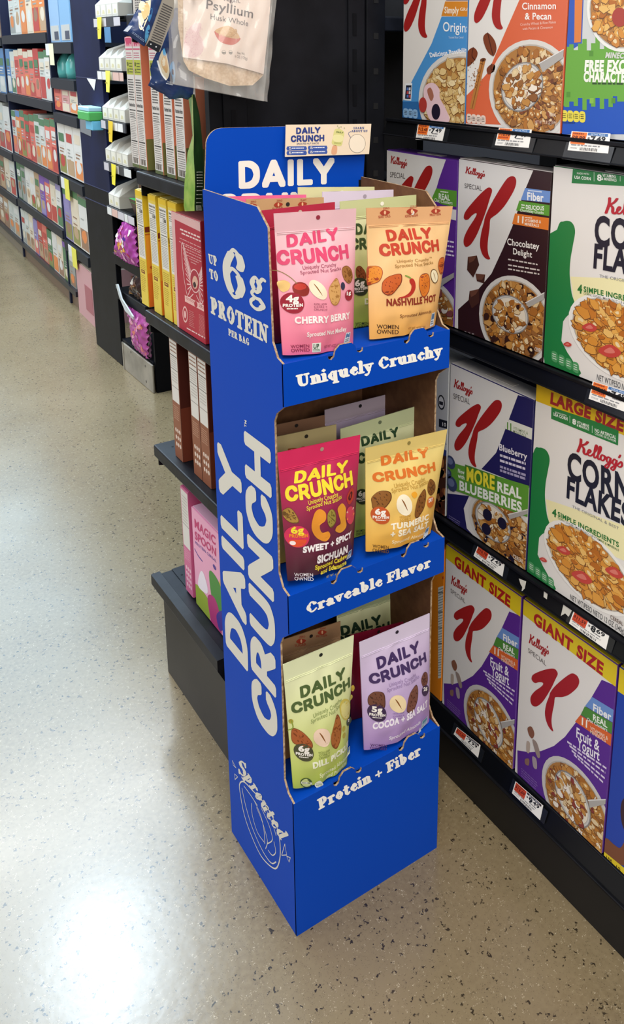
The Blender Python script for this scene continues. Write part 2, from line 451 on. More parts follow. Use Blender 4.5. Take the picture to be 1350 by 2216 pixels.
# plain heavy rounded capitals of the snack brand, drawn with a squarish nib
BG = {'D': (.86, '.17,.89 .17,.11', '~.17,.89 .42,.89 .62,.76 .69,.5 .62,.24 .42,.11 .17,.11'), 'A': (.88, '.13,.1 .44,.9', '.44,.9 .75,.1', '.26,.3 .62,.3'),
      'I': (.36, '.18,.89 .18,.11'), 'L': (.66, '.17,.89 .17,.11', '.17,.11 .54,.11'), 'Y': (.84, '.12,.9 .42,.46', '.72,.9 .42,.46', '.42,.46 .42,.11'),
      'C': (.84, '~.72,.7 .61,.86 .42,.9 .23,.77 .15,.5 .23,.23 .42,.1 .61,.14 .72,.3'), 'R': (.84, '.17,.89 .17,.11', '~.17,.89 .45,.89 .6,.81 .65,.68 .59,.54 .44,.46 .17,.46', '.44,.46 .68,.11'),
      'U': (.84, '~.15,.89 .15,.38 .22,.18 .42,.1 .62,.18 .69,.38 .69,.89'), 'N': (.86, '.16,.11 .16,.89', '.18,.87 .68,.13', '.7,.11 .7,.89'), 'H': (.86, '.16,.89 .16,.11', '.7,.89 .7,.11', '.16,.5 .7,.5')}
def nib_sweep(pts, w, h):
    c = [(w, .6 * h), (.6 * w, h), (-.6 * w, h), (-w, .6 * h), (-w, -.6 * h), (-.6 * w, -h), (.6 * w, -h), (w, -.6 * h)]
    return [hull([(p[0] + x, p[1] + y) for p in (pts[i], pts[i + 1]) for x, y in c]) for i in range(len(pts) - 1)]
def brandf(t):
    k = ('brand', t)
    if k not in SERIF:
        vs, fs, X = [], [], 0.0
        for ch in t:
            for st in BG[ch][1:]:
                P = [tuple(float(a) for a in p.split(',')) for p in st.lstrip('~').split()]
                if st[0] == '~': P = catmull(P, 4, False)
                for h in nib_sweep(P, .112, .112):
                    o = len(vs); vs += [(X + x, y) for x, y in h]; fs.append(list(range(o, o + len(h))))
            X += BG[ch][0]
        SERIF[k] = (vs, fs)
    return SERIF[k]
def serif(t, hx=0.135, hy=0.08, tx=0.066, ty=0.058):
    k = (t, hx)
    if k in SERIF: return SERIF[k]
    vs, fs, X = [], [], 0.0
    for ch in t:
        g = G[ch]
        for st in g[1:]:
            pen = (hx, hy) if st[0] == 'H' else (tx, ty)
            body = st[1:]; sm = body[0] == '~'
            P = [tuple(float(a) for a in p.split(',')) for p in body.lstrip('~').split()]
            if sm: P = catmull(P, 7, False)
            for h in pen_sweep(P, pen[0], pen[1], 18):
                o = len(vs); vs += [(X + x, y) for x, y in h]; fs.append(list(range(o, o + len(h))))
        X += g[0] * 1.02
    SERIF[k] = (vs, fs)
    return SERIF[k]
SCRIPT = ['.08,1 .1,.6 .02,.02', '.44,.98 .34,.75 .1,.52', '.16,.55 .3,.4 .34,.1 .44,.02 .52,.14',
          '.5,.14 .64,.3 .66,.44 .58,.46 .53,.28 .58,.06 .7,.06 .78,.2', '.78,.2 .93,.62 .94,.92 .87,.94 .85,.55 .87,.1 .94,.04 1.0,.16',
          '1.0,.16 1.13,.62 1.14,.92 1.07,.94 1.05,.55 1.07,.1 1.14,.04 1.2,.16', '1.36,.4 1.26,.44 1.2,.26 1.24,.06 1.34,.06 1.4,.24 1.36,.42 1.46,.36',
          '1.66,.4 1.56,.44 1.5,.26 1.54,.08 1.64,.1 1.68,.42 1.68,0 1.6,-.34 1.48,-.28 1.6,-.04 1.78,.16',
          '1.96,.4 1.86,.44 1.8,.26 1.84,.08 1.94,.1 1.98,.42 1.98,0 1.9,-.34 1.78,-.28 1.9,-.04 2.06,.16', '2.1,.86 2.06,.68', '2.06,.16 2.2,.44 2.26,.2 2.18,.04 2.08,.06']
def script_logo(_):
    if 'k' not in SERIF:
        vs, fs = [], []
        for i, st in enumerate(SCRIPT):
            P = catmull([tuple(float(a) for a in p.split(',')) for p in st.split()], 5, False)
            wd = 0.075 if i < 3 else 0.05
            for h in pen_sweep(P, wd, 0.05, 8):
                o = len(vs); vs += [(x, y) for x, y in h]; fs.append(list(range(o, o + len(h))))
        SERIF['k'] = (vs, fs)
    return SERIF['k']

# ================================================================== THE SETTING
fl = MB(); fl.add([(-6, -4, 0), (6, -4, 0), (6, 14, 0), (-6, 14, 0)], [[0, 1, 2, 3]], floor_mat())
struct(fl.build('floor'))
wl = MB(); wl.box(1.40, 1.48, -4, 14, 0, 2.2, M('#1a1c24', 0.6)); struct(wl.build('wall_right'))

# ------------------------------------------------------------------ cereal shelving (right)
XC = 0.40
SH = {'one': 1.2805, 'two': 0.9275, 'three': 0.5535, 'base': 0.1475}
u = thing('shelf_unit', 'black metal shelving run stocked with cereal boxes, at right', 'shelving', (0.7, -0.6, 0))
g = MB(); g.box(0.86, 0.88, -1.6, 0.345, 0, 1.75, BLACK); g.build('back_panel', u)
def cereal_shelf(z):
    g = MB(); g.box(XC + 0.012, 0.86, -1.6, 0.345, z - 0.022, z - 0.002, BLACK, 0.002)
    p = g.build('shelf', u)
    c = MB()
    c.prism([(XC + 0.006, 0.345, z - 0.004), (XC + 0.006, -1.6, z - 0.004), (XC - 0.001, -1.6, z - 0.027), (XC - 0.001, 0.345, z - 0.027)], (0.012, 0, 0.002), PLASTIC)
    c.box(XC - 0.004, XC + 0.014, -1.6, 0.345, z - 0.0295, z - 0.027, BLACK, 0.001)
    c.box(XC + 0.002, XC + 0.010, -1.6, 0.345, z - 0.005, z + 0.001, BLACK, 0.001)
    c.build('price_channel', p)
    return p
for k in ('one', 'two', 'three'): cereal_shelf(SH[k])
z = SH['base']
g = MB(); g.box(XC + 0.008, 0.86, -1.6, 0.345, z - 0.03, z - 0.001, DECK, 0.002); p = g.build('base_deck', u)
c = MB()
c.prism([(XC + 0.008, 0.345, z - 0.002), (XC + 0.008, -1.6, z - 0.002), (XC - 0.002, -1.6, z - 0.038), (XC - 0.002, 0.345, z - 0.038)], (0.012, 0, 0.002), PLASTIC)
c.box(XC - 0.006, XC + 0.012, -1.6, 0.345, z - 0.043, z - 0.038, BLACK, 0.001)
c.build('price_channel', p)
g = MB(); g.box(0.407, 0.42, -1.6, 0.345, 0.0, z - 0.036, M('#0f1013', 0.45)); g.build('kick_plate', u)
for y in (0.32, -0.9):
    g = MB(); g.box(0.80, 0.86, y - 0.025, y + 0.025, 0, 1.9, BLACK); g.build('upright', u)

# ------------------------------------------------------------------ near shelving behind the display
u2 = thing('shelf_unit', 'black shelving of boxed cereals with its solid end panel behind the blue display', 'shelving', (0.25, 0.55, 0))
g = MB(); g.box(0.066, 0.366, 0.36, 0.378, 0.0, 1.95, BLACK, 0.001); ep = g.build('end_panel', u2)
g = MB()
g.box(0.088, 0.131, 0.3545, 0.361, 0.0, 1.95, BLACK, 0.001)
for i in range(30): g.box(0.101, 0.110, 0.3535, 0.3546, 0.22 + i * 0.05, 0.252 + i * 0.05, BLACKD)
g.build('slotted_upright', u2)
g = MB()
g.box(0.330, 0.364, 0.3545, 0.361, 0.0, 1.95, BLACK, 0.001)
for i in range(30): g.box(0.338, 0.346, 0.3535, 0.3546, 0.205 + i * 0.061, 0.243 + i * 0.061, BLACKD)
g.build('slotted_upright', u2)
g = MB()
g.box(0.3665, 0.406, 0.352, 0.40, 0.0, 1.95, BLACK, 0.0015)
for i in range(30): g.box(0.3805, 0.3905, 0.3512, 0.3525, 0.19 + i * 0.0615, 0.201 + i * 0.0615, M('#050507', 0.7))
g.build('corner_post', u2)
g = MB(); g.box(0.50, 0.515, 0.378, 0.735, 0.0, 1.95, BLACK); g.build('back_panel', u2)
def deck(z, x0, name='shelf', th=0.027, y1=0.735):
    g = MB(); g.box(x0, 0.50, 0.379, y1, z - th, z, DECK, 0.003, 2)
    for yy in (0.70, 0.66): g.cyl((x0 + 0.03, yy, z - 0.001), (x0 + 0.03, yy, z + 0.0006), 0.0025, BLACKD, 8)
    return g.build(name, u2)
for z in (1.462, 1.163, 0.8745, 0.571):
    p = deck(z, 0.066)
    b = MB()
    b.prism([(0.075, 0.731, z - 0.027), (0.075, 0.731, z - 0.05), (0.30, 0.731, z - 0.10), (0.46, 0.731, z - 0.10), (0.46, 0.731, z - 0.027)], (0, 0.004, 0), BLACK)
    b.build('bracket', p)
g = MB()
g.prism([(0.042, 0.379, 0.262), (0.042, 0.379, 0.238), (0.058, 0.379, 0.205), (0.10, 0.379, 0.205), (0.10, 0.379, 0.256), (0.066, 0.379, 0.256), (0.062, 0.379, 0.263)], (0, 0.356, 0), DECK)
g.box(0.09, 0.50, 0.379, 0.735, 0.225, 0.2585, DECK)
for yy in (0.70, 0.665): g.cyl((0.10, yy, 0.258), (0.10, yy, 0.2592), 0.0025, BLACKD, 8)
g.build('base_deck', u2)
g = MB(); g.box(0.0665, 0.08, 0.379, 0.733, 0.0, 0.206, mat_noise('dusty_black_kick', '#1b1a1b', '#2b2928', 5, 0.45)); g.build('kick_plate', u2)
g = MB(); g.box(0.082, 0.50, 0.731, 0.733, 0.0, 0.224, BLACK); g.build('far_side', u2)
g = MB(); g.box(0.46, 0.50, 0.738, 0.752, 0.0, 1.95, BLACK); g.build('rear_post', u2)

# ================================================================== THE BLUE DISPLAY STAND
DW, DD, TH = 0.288, 0.2455, 0.0032
ZL = (0.9847, 0.6285, 0.2616)          # tops of the three front lips
ZB = (0.9224, 0.5644)                  # undersides of the two upper lips
ds = thing('display_stand', 'tall blue cardboard floor display holding three tiers of snack pouches', 'display stand', (DW / 2, DD / 2, 0))
prof = [(DD, 0), (0, 0), (0, ZL[2]), (.018, .268), (.0294, .285), (.0294, .5317), (.022, .546), (0, ZB[1]), (0, ZL[1]), (.018, .633), (.0294, .652), (.0294, .8927), (.022, .906), (0, ZB[0]),
        (0, ZL[0]), (.016, .989), (.0294, 1.0085), (.034, 1.1671), (.064, 1.1907), (DD, 1.192)]
WHITE = '#e9e4da'
def side(x, inward):
    g = MB()
    g.prism([(x, y, zz) for y, zz in prof], (inward * TH, 0, 0), BLUE, KRAFTL, KRAFT)
    return g
g = side(0.0, 1)
fs_ = Face((0, DD, 0), (0, -1, 0), (0, 0, 1))
a = Art(fs_, g, Z(440, 480, 7.3875), rough=0.45)
SILV = '#dcd8cc'
a.text('UP', (94, 662), (228, 712), (78, 507), SILV, 3, f=lambda t: serif(t, .155, .065, .07, .075))
a.text('TO', (108, 900), (246, 958), (92, 742), SILV, 3, f=lambda t: serif(t, .155, .065, .07, .075))
a.text('6', (322, 1150), (682, 1338), (300, 332), SILV, 3, f=lambda t: serif(t, .115, .045, .05, .035))
a.text('g', (735, 1180), (1022, 1330), (712, 640), SILV, 3, f=lambda t: serif(t, .085, .06, .055, .05))
a.text('PROTEIN', (122, 1455), (1048, 1960), (112, 1190), SILV, 3, f=lambda t: serif(t, .155, .065, .07, .075))
a.text('PER BAG', (404, 1810), (740, 1985), (398, 1700), SILV, 3, f=lambda t: serif(t, .155, .07))
# DAILY CRUNCH runs up the side: letters lie on their backs
a.z = Z(420, 1100, 2.771)
a.text('DAILY', (325, 985), (280, -283), (192, 818), SILV, 3, 0.06)
a.text('CRUNCH', (500, 1425), (460, -350), (352, 1232), SILV, 3, 0.06)
a.z = Z(280, 650, 3.694)
a.text('TM', (936, 1018), (938, 962), (920, 1010), SILV, 3, 0.02)
a.z = Z(420, 1100, 2.771)
a.text('S', (268, 1590), (318, 1620), (262, 1500), SILV, 3, f=serif)
a.text('prouted', (296, 1602), (522, 1990), (338, 1578), SILV, 3, f=serif)
# almond drawing
for P, wd in (([(275, 1650), (300, 1640), (350, 1690), (430, 1780), (500, 1920), (518, 2060), (500, 2150), (465, 2150), (400, 2080), (340, 1950), (300, 1830), (276, 1700)], .0013),):
    a.line(P, wd, SILV, 3, True, True)
a.line([(288, 1680), (312, 1790), (352, 1920), (410, 2050), (462, 2125), (492, 2120)], .0011, SILV, 3, True)
for P in ([(345, 1770), (350, 1840), (380, 1940), (420, 2000)], [(360, 1750), (400, 1840), (420, 1930), (425, 2010)], [(376, 1795), (410, 1880), (440, 1990), (430, 2040)], [(405, 1800), (450, 1900), (470, 1985), (440, 2010)],
          [(300, 1665), (340, 1720), (380, 1780)], [(430, 1800), (470, 1890), (492, 1960)], [(445, 2050), (470, 2080), (490, 2060), (480, 2000)]):
    a.line(P, .0009, SILV, 3, True)
for P in ([(230, 1512), (252, 1556), (236, 1540)], [(244, 1592), (262, 1610), (246, 1626)], [(526, 2080), (545, 2012), (556, 2078)], [(556, 2086), (578, 2094), (570, 2120)]):
    a.line(P, .0007, SILV, 3, False, True)
g.build('side_panel', ds, 'blue side panel lettered up to 6g protein and brand name upward')
side(DW, -1).build('side_panel', ds, 'blue side panel nearest the cereal shelves, brown inside')
# back, tiers
g = MB(); g.box(TH, DW - TH, DD - TH, DD - 0.0002, 0.0, 1.12, KRAFT); g.build('back_panel', ds)
def lip(zt, zb, text, bl, br, tl, zoom, notch):
    """front lip with two raised retaining tabs cut out of the fold"""
    g = MB()
    top = [(0.0, zt)]
    for (n0, n1, h) in notch:                      # each tab: two notch centres
        r = 0.0055
        top += [(n0 - r, zt), (n0 - r * .8, zt - .006), (n0, zt - .0085), (n0 + r * .9, zt - .005), (n0 + r * 1.3, zt + .004), (n0 + r * 2.6, zt + h),
                (n1 - r * 2.6, zt + h), (n1 - r * 1.3, zt + .004), (n1 - r * .9, zt - .004), (n1, zt - .0065), (n1 + r * .8, zt - .005), (n1 + r, zt)]
    top += [(DW, zt)]
    outline = [(x, -0.0004, zz) for x, zz in top] + [(DW, -0.0004, zb), (0.0, -0.0004, zb)]
    g.prism(outline, (0, 0.0034, 0), BLUE, BLUE, BLUE)
    for (xa, za), (xb, zb2) in zip(top, top[1:]):      # cut edges of the tabs show the board
        if za == zt and zb2 == zt: continue
        g.add([(xa, -0.0005, za + .0002), (xb, -0.0005, zb2 + .0002), (xb, 0.0031, zb2 + .0002), (xa, 0.0031, za + .0002)], [[0, 1, 2, 3]], KRAFTL)
    a = Art(faceY(-0.0004), g, zoom, rough=0.4)
    a.text(text, bl, br, tl, '#f4f1ea', 3, f=lambda t: serif(t, .15, .095, .075, .085))
    return g.build('front_lip', ds, 'blue front lip lettered ' + text)
Z3 = Z(560, 740, 3.068)
lip(ZL[0], ZB[0], 'Uniquely Crunchy', (252, 302), (1222, 88), (243, 222), Z3, ((.0755, .1235, .011), (.206, .2515, .011)))
lip(ZL[1], ZB[1], 'Craveable Flavor', (318, 1805), (1142, 1490), (312, 1738), Z3, ((.0765, .1235, .011), (.2055, .2505, .011)))
lip(ZL[2], 0.0, 'Protein + Fiber', (396, 1512), (1078, 1142), (384, 1444), Z(560, 1260, 3.068), ((.0775, .1205, .011), (.2055, .2505, .011)))
for zt in ZL:
    g = MB(); g.box(TH, DW - TH, 0.0034, DD - TH, zt - 0.004, zt - 0.0006, BLUE, 0); g.build('shelf', ds)
# header board
hd = [(0.0035, 1.187), (0.2895, 1.187), (0.2965, 1.2795)] + [(0.040 - 0.026 * math.sin(t) - 0.005, 1.256 + 0.026 * math.cos(t)) for t in [i * math.pi / 16 for i in range(9)]]
g = MB()
g.prism([(x, DD + 0.0004, zz) for x, zz in hd], (0, 0.0034, 0), BLUE, KRAFTL, KRAFT)
g.prism([(x, DD + 0.0004, zz) for x, zz in ((0.01, 1.02), (0.28, 1.02), (0.28, 1.187), (0.01, 1.187))], (0, 0.0034, 0), BLUE, KRAFTL, KRAFT)
a = Art(faceY(DD + 0.0004), g, Z(420, 250, 3.375))
a.text('DAILY', (326, 535), (1022, 498), (322, 334), '#f1ece2', 3, 0.05)
a.text('CRUNCH', (150, 790), (1180, 735), (150, 578), '#f1ece2', 3, 0.05)
g.build('header_board', ds, 'blue header board lettered with the brand name in white')
# little card taped on the header
cz = Z(600, 0, 4.5)
fc = faceY(DD - 0.012)
g = MB()
q = [fc.px(cz(p)) for p in ((84, 1215), (915, 1207), (893, 1500), (76, 1528))]
g.prism([fc.at(p) for p in q], (0, 0.0012, 0), M('#ecd9bf', 0.5), M('#f4ead8'), M('#ecd9bf'))
a = Art(fc, g, cz)
NV = '#2c3f86'
a.text('DAILY', (182, 1305), (418, 1296), (182, 1243), NV, 3, 0.045)
a.text('CRUNCH', (130, 1384), (456, 1374), (130, 1320), NV, 3, 0.045)
a.text('SPROUTED NUT SNACKS', (188, 1410), (404, 1402), (188, 1394), '#3b4a7c', 3, 0.01)
for x0, x1, y in ((88, 288, 1446), (296, 488, 1440), (88, 288, 1490), (296, 488, 1480)):
    a.poly([(x0 + 8, y - 20), (x1 - 8, y - 22), (x1, y), (x1 - 8, y + 18), (x0 + 8, y + 20), (x0, y)], '#3a57a5', 2)
    a.poly([(x0 + 26, y - 12), (x0 + 46, y - 12), (x0 + 46, y + 10), (x0 + 26, y + 10)], '#f2efe8', 3)
    a.line([(x0 + 30, y - 2), (x0 + 35, y + 5), (x0 + 43, y - 9)], .0005, NV, 4)
    a.fine((x0 + 54, y + 8), (x1 - 22, y + 6), (x0 + 54, y - 10), 1, '#dfe4f0', 3, .6)
a.text('LEARN', (740, 1258), (846, 1256), (740, 1236), '#4a5a92', 3, f=serif)
a.text('ABOUT US', (718, 1286), (876, 1284), (718, 1266), '#4a5a92', 3, f=serif)
a.line([(715, 1280), (692, 1296), (700, 1320), (712, 1336)], .0004, '#4a5a92', 3, True)
a.ell((777, 1398), (858, 1398), (777, 1306), '#46484e', 2); a.ell((777, 1398), (855, 1398), (777, 1309), '#efe2cd', 3)
a.blob([(556, 1266), (590, 1252), (632, 1268), (652, 1300), (640, 1360), (624, 1416), (580, 1420), (530, 1398), (540, 1340)], '#d9d58c', 2)
a.blob([(548, 1318), (600, 1312), (642, 1330), (634, 1372), (584, 1384), (540, 1362)], '#e8e2a6', 3)
a.text('DAILY', (572, 1292), (640, 1300), (574, 1276), '#6d7a45', 4, 0.03)
a.fine((548, 1400), (622, 1406), (552, 1384), 2, '#a6ad5e', 4, .5)
a.blob([(540, 1420), (580, 1424), (574, 1498), (526, 1496)], '#e0a882', 2)
for P in ((586, 1228), (620, 1236), (600, 1244), (652, 1248)): a.ell(P, (P[0] + 6, P[1]), (P[0], P[1] - 9), '#b7b48a', 2, 8)
g.build('header_card', ds, 'cream card on the header reading learn about us')

# ------------------------------------------------------------------ snack pouches
def bulge_fn(q0, q1, q2, q3, depth):
    """q0..q3 = bl, br, tr, tl in local coordinates"""
    seed_ = q0[0] * 57
    def f(p):
        t = max(0, min(1, (p[1] - (q0[1] + q1[1]) / 2) / ((q3[1] + q2[1]) / 2 - (q0[1] + q1[1]) / 2)))
        xl = q0[0] + (q3[0] - q0[0]) * t; xr = q1[0] + (q2[0] - q1[0]) * t
        s = max(0, min(1, (p[0] - xl) / (xr - xl)))
        sx = math.sin(math.pi * s) ** 0.7 if 0 < s < 1 else 0
        ty = 0.0 if t > 0.88 else (math.sin(math.pi * min(1, (0.88 - t) / 0.5) / 2) ** 1.2)
        ty *= 1 - 0.35 * max(0, (0.18 - t) / 0.18)
        w = (0.0016 * math.sin(19 * s + 5 * t) * math.sin(11 * t + 3 * s) + 0.0005 * math.sin(24 * s - 15 * t + seed_) * math.sin(17 * t + 7 * s)) * sx * (1 if t < .86 else .35)
        return depth * sx * ty + w + 0.0008
    return f
def pouch(label, face, quad, mat, seal_hex, depth=0.013, art=None, zoom=IDP, hole=True, group=None, icons=None):
    q = [face.px(p) if len(p) == 2 and p[0] > 3 else p for p in quad]       # tl, tr, br, bl
    tl, tr, br, bl = q
    bf = bulge_fn(bl, br, tr, tl, depth)
    base = face.at(((bl[0] + br[0]) / 2, min(bl[1], br[1])))
    root = thing('snack_pouch', label, 'snack pouch', base, group)
    N, K = 30, 44
    def L(s, t):
        x = (bl[0] + (tl[0] - bl[0]) * t) * (1 - s) + (br[0] + (tr[0] - br[0]) * t) * s
        y = (bl[1] + (tl[1] - bl[1]) * t) * (1 - s) + (br[1] + (tr[1] - br[1]) * t) * s
        return (x, y)
    def grid(t0, t1, k, sgn):
        vs, fc = [], []
        for j in range(k + 1):
            for i in range(N + 1):
                p = L(i / N, t0 + (t1 - t0) * j / k)
                e = bf(p)
                vs.append(face.at(p, e if sgn > 0 else -0.6 * e))
        for j in range(k):
            for i in range(N):
                o = j * (N + 1) + i
                fc.append([o, o + 1, o + N + 2, o + N + 1] if sgn > 0 else [o, o + N + 1, o + N + 2, o + 1])
        return vs, fc
    g = MB()
    for sgn in (1, -1): g.add(*grid(0, 0.872, K, sgn), mat, True)
    for i in range(N):            # bottom gusset
        p, r = L(i / N, 0), L((i + 1) / N, 0)
        g.add([face.at(p, bf(p)), face.at(r, bf(r)), face.at(r, -.6 * bf(r)), face.at(p, -.6 * bf(p))], [[0, 1, 2, 3]], mat)
    for s_ in (0, 1):
        for j in range(K):
            p, r = L(s_, .872 * j / K), L(s_, .872 * (j + 1) / K)
            g.add([face.at(p, bf(p)), face.at(r, bf(r)), face.at(r, -.6 * bf(r)), face.at(p, -.6 * bf(p))], [[0, 1, 2, 3]], mat)
    if art: art(Art(face, g, zoom, lambda p: bf(p) + .00025, 0.42))
    g.build('pouch_body', root)
    s = MB()
    sm = M(seal_hex, 0.4)
    for sgn in (1, -1): s.add(*grid(0.872, 1.0, 5, sgn), sm, True)
    for s_ in (0, 1):
        p, r = L(s_, .872), L(s_, 1)
        s.add([face.at(p, bf(p)), face.at(r, bf(r)), face.at(r, -.6 * bf(r)), face.at(p, -.6 * bf(p))], [[0, 1, 2, 3]], sm)
    p, r = L(0, 1), L(1, 1)
    s.add([face.at(p, bf(p)), face.at(r, bf(r)), face.at(r, -.6 * bf(r)), face.at(p, -.6 * bf(p))], [[0, 1, 2, 3]], sm)
    if hole:
        c = L(0.52, 0.955)
        hl = Art(face, s, IDP, lambda p: bf(p) + .0002, 0.6)
        hl.fill([(c[0] + .0032 * math.cos(t), c[1] + .0032 * math.sin(t)) for t in [i * math.pi / 7 for i in range(14)]], '#2a2320' if hole is True else hole, 3)
    if icons:
        ia = Art(face, s, zoom, lambda p: bf(p) + .0002, 0.5); icons(ia)
    s.build('top_seal', root)
    zr = MB()
    for j in range(2):
        t0 = 0.868 - j * 0.011
        P = [face.at(L(i / 12 * .96 + .02, t0), bf(L(i / 12 * .96 + .02, t0)) + 0.0002) for i in range(13)]
        for i in range(12): zr.cyl(P[i], P[i + 1], 0.0006, M(seal_hex, .4), 6)
    zr.build('zip_ridge', root)
    return root
def nut(a, P, c1, c2, L=4, seed=1):
    a.blob(P, c2, L)
    rnd = random.Random(seed)
    cx = sum(p[0] for p in P) / len(P); cy = sum(p[1] for p in P) / len(P)
    a.blob([(cx + (p[0] - cx) * .93 - 1.5, cy + (p[1] - cy) * .93 - 1.5) for p in P], c1, L + .5)
    for i in range(16):
        p = P[i % len(P)]; k = rnd.uniform(.1, .75)
        x = cx + (p[0] - cx) * k; y = cy + (p[1] - cy) * k; w = rnd.uniform(2.5, 6)
        a.ell((x, y), (x + w, y + w * .4), (x - w * .3, y - w * 1.3), c2, L + 1 + i * .05, 7)
def badge(a, c, r, col, big, small, tc='#f4efe8', L=5):
    a.ell(c, (c[0] + r, c[1]), (c[0], c[1] - r * 1.1), col, L)
    a.text(big, (c[0] - r * .6, c[1] - r * .06), (c[0] + r * .5, c[1] - r * .22), (c[0] - r * .6, c[1] - r * .72), tc, L + 1, .05)
    if small:
        a.text('PROTEIN', (c[0] - r * .82, c[1] + r * .5), (c[0] + r * .86, c[1] + r * .26), (c[0] - r * .82, c[1] + r * .2), tc, L + 1, .05)
        a.fine((c[0] - r * .5, c[1] + r * .78), (c[0] + r * .5, c[1] + r * .62), (c[0] - r * .5, c[1] + r * .58), 1, tc, L + 1, .6)
def women(a, bl, br, tl, col):
    """two-line WOMEN OWNED mark; bl/br on the lower baseline, tl upper corner"""
    dx, dy = tl[0] - bl[0], tl[1] - bl[1]
    a.text('OWNED', bl, br, (bl[0] + dx * .45, bl[1] + dy * .45), col, 4, .008)
    m0 = (bl[0] + dx * .56, bl[1] + dy * .56); m1 = (br[0] + dx * .56, br[1] + dy * .56)
    a.text('WOMEN', m0, m1, tl, col, 4, .008)
def stamp(a, q, c='#dfe6ea', d='#5b7fa8', L=5):
    a.poly(q, c, L)
    m = lambda s, t: tuple((q[3][k] * (1 - s) + q[2][k] * s) * (1 - t) + (q[0][k] * (1 - s) + q[1][k] * s) * t for k in (0, 1))
    a.poly([m(.12, .5), m(.88, .5), m(.88, .92), m(.12, .92)], d, L + 1)
    a.fine(m(.15, .08), m(.85, .08), m(.15, .42), 2, '#6c7a80', L + 1, .5)
def halfnut(a, c, ax, by, rim, core='#8a5526', L=4):
    a.ell(c, ax, by, rim, L)
    A = (ax[0] - c[0], ax[1] - c[1]); B = (by[0] - c[0], by[1] - c[1])
    pt = lambda s, t: (c[0] + A[0] * s + B[0] * t, c[1] + A[1] * s + B[1] * t)
    a.blob([pt(-.28, .6), pt(.02, .25), pt(.25, -.55), pt(.02, -.15)], core, L + 1)

FP = faceY(0.021)
GRADS = {}
def G3(key, top, mid, bot, rough=.36):
    if key not in GRADS: GRADS[key] = mat_grad('pouch_film_' + key, [(0.0, bot), (0.42, mid), (0.95, top)], rough, 0.0004)
    return GRADS[key]
TZ = Z(420, 250, 3.375)
def art_cherry(a):
    a.text('DAILY', (668, 960), (1040, 900), (668, 872), '#d8486f', 4, .05)
    a.text('CRUNCH', (600, 1090), (1112, 1034), (594, 985), '#d8486f', 4, .05)
    a.text('Uniquely Crunchy', (760, 1112), (1004, 1086), (758, 1086), '#a0566c', 4, .008)
    a.text('Sprouted Nut Snacks', (742, 1146), (1040, 1114), (740, 1122), '#a0566c', 4, .008)
    a.line([(566, 1128), (620, 1136), (680, 1172), (718, 1212)], .0005, '#8a7a4a', 4, True)
    a.blob([(690, 1235), (720, 1205), (765, 1206), (795, 1245), (786, 1290), (745, 1302), (700, 1280)], '#8e2a22', 4)
    a.blob([(700, 1232), (730, 1212), (765, 1214), (775, 1240), (740, 1258), (706, 1252)], '#c2392c', 5)
    a.blob([(600, 1220), (640, 1196), (676, 1216), (666, 1262), (628, 1280)], '#e8bf78', 4)
    halfnut(a, (856, 1252), (915, 1262), (836, 1184), '#f3e2c4')
    nut(a, [(930, 1250), (972, 1180), (1004, 1176), (1026, 1250), (1014, 1330), (985, 1366), (948, 1342)], '#d9a565', '#b47e40', 4, 3)
    a.ell((1048, 1230), (1066, 1230), (1048, 1202), '#33324d', 5)
    nut(a, [(1048, 1110), (1086, 1086), (1128, 1120), (1136, 1180), (1100, 1216), (1060, 1180)], '#a06a38', '#7a4a20', 4, 5)
    badge(a, (692, 1356), 70, '#9c2436', '4g', True)
    badge(a, (1100, 1300), 36, '#9c2436', '1g', False)
    for i, t in enumerate(('HOLLOW', 'CORE =', 'CRUNCH!')): a.text(t, (828, 1362 + i * 20), (914, 1358 + i * 20), (828, 1348 + i * 20), '#a0566c', 4, .01)
    a.text('CHERRY BERRY', (704, 1502), (1108, 1466), (702, 1456), '#fbf1ee', 4, .045)
    a.text('Sprouted Nut Medley', (782, 1594), (1078, 1556), (780, 1562), '#fbf1ee', 4, .03)
    women(a, (690, 1718), (810, 1706), (682, 1664), '#8a2a4a')
    a.poly([(820, 1640), (880, 1634), (882, 1704), (826, 1710)], '#e9ece2', 4); a.text('UP', (830, 1680), (866, 1676), (830, 1648), '#2c4a30', 5, .03)
    a.fine((830, 1704), (876, 1700), (830, 1684), 2, '#5a7a5a', 5, .5)
    a.text('NET WT. 4 OZ (114g)', (912, 1682), (1032, 1666), (912, 1660), '#a0566c', 4, .005)
    stamp(a, [(1078, 1572), (1120, 1568), (1114, 1640), (1060, 1654)])
pouch('pink cherry berry pouch at the front left of the top tier', FP, [(592, 462), (770, 451), (763, 748), (611, 768)], G3('cherry', '#ecc0c6', '#f298ac', '#ee6f92'), '#dfb4ba', .019, art_cherry, TZ, '#8c2436')
NZ = Z(740, 380, 5.036)
def eye_icon(a, x, y, sc=1.0, word=('ZERO', 'SEED OILS'), col='#a83c28'):
    a.blob([(x - 52 * sc, y + 4), (x - 20 * sc, y - 26 * sc), (x + 25 * sc, y - 24 * sc), (x + 58 * sc, y - 6 * sc), (x + 25 * sc, y + 24 * sc), (x - 22 * sc, y + 28 * sc)], col, 3)
    a.ell((x + 2, y), (x + 14 * sc, y), (x + 2, y - 22 * sc), '#e9b88c', 4, 10)
    a.text(word[0], (x - 18 * sc, y - 36 * sc), (x + 50 * sc, y - 40 * sc), (x - 18 * sc, y - 56 * sc), col, 3, .01)
    a.text(word[1], (x - 66 * sc, y + 62 * sc), (x + 62 * sc, y + 48 * sc), (x - 70 * sc, y + 36 * sc), col, 3, .01)
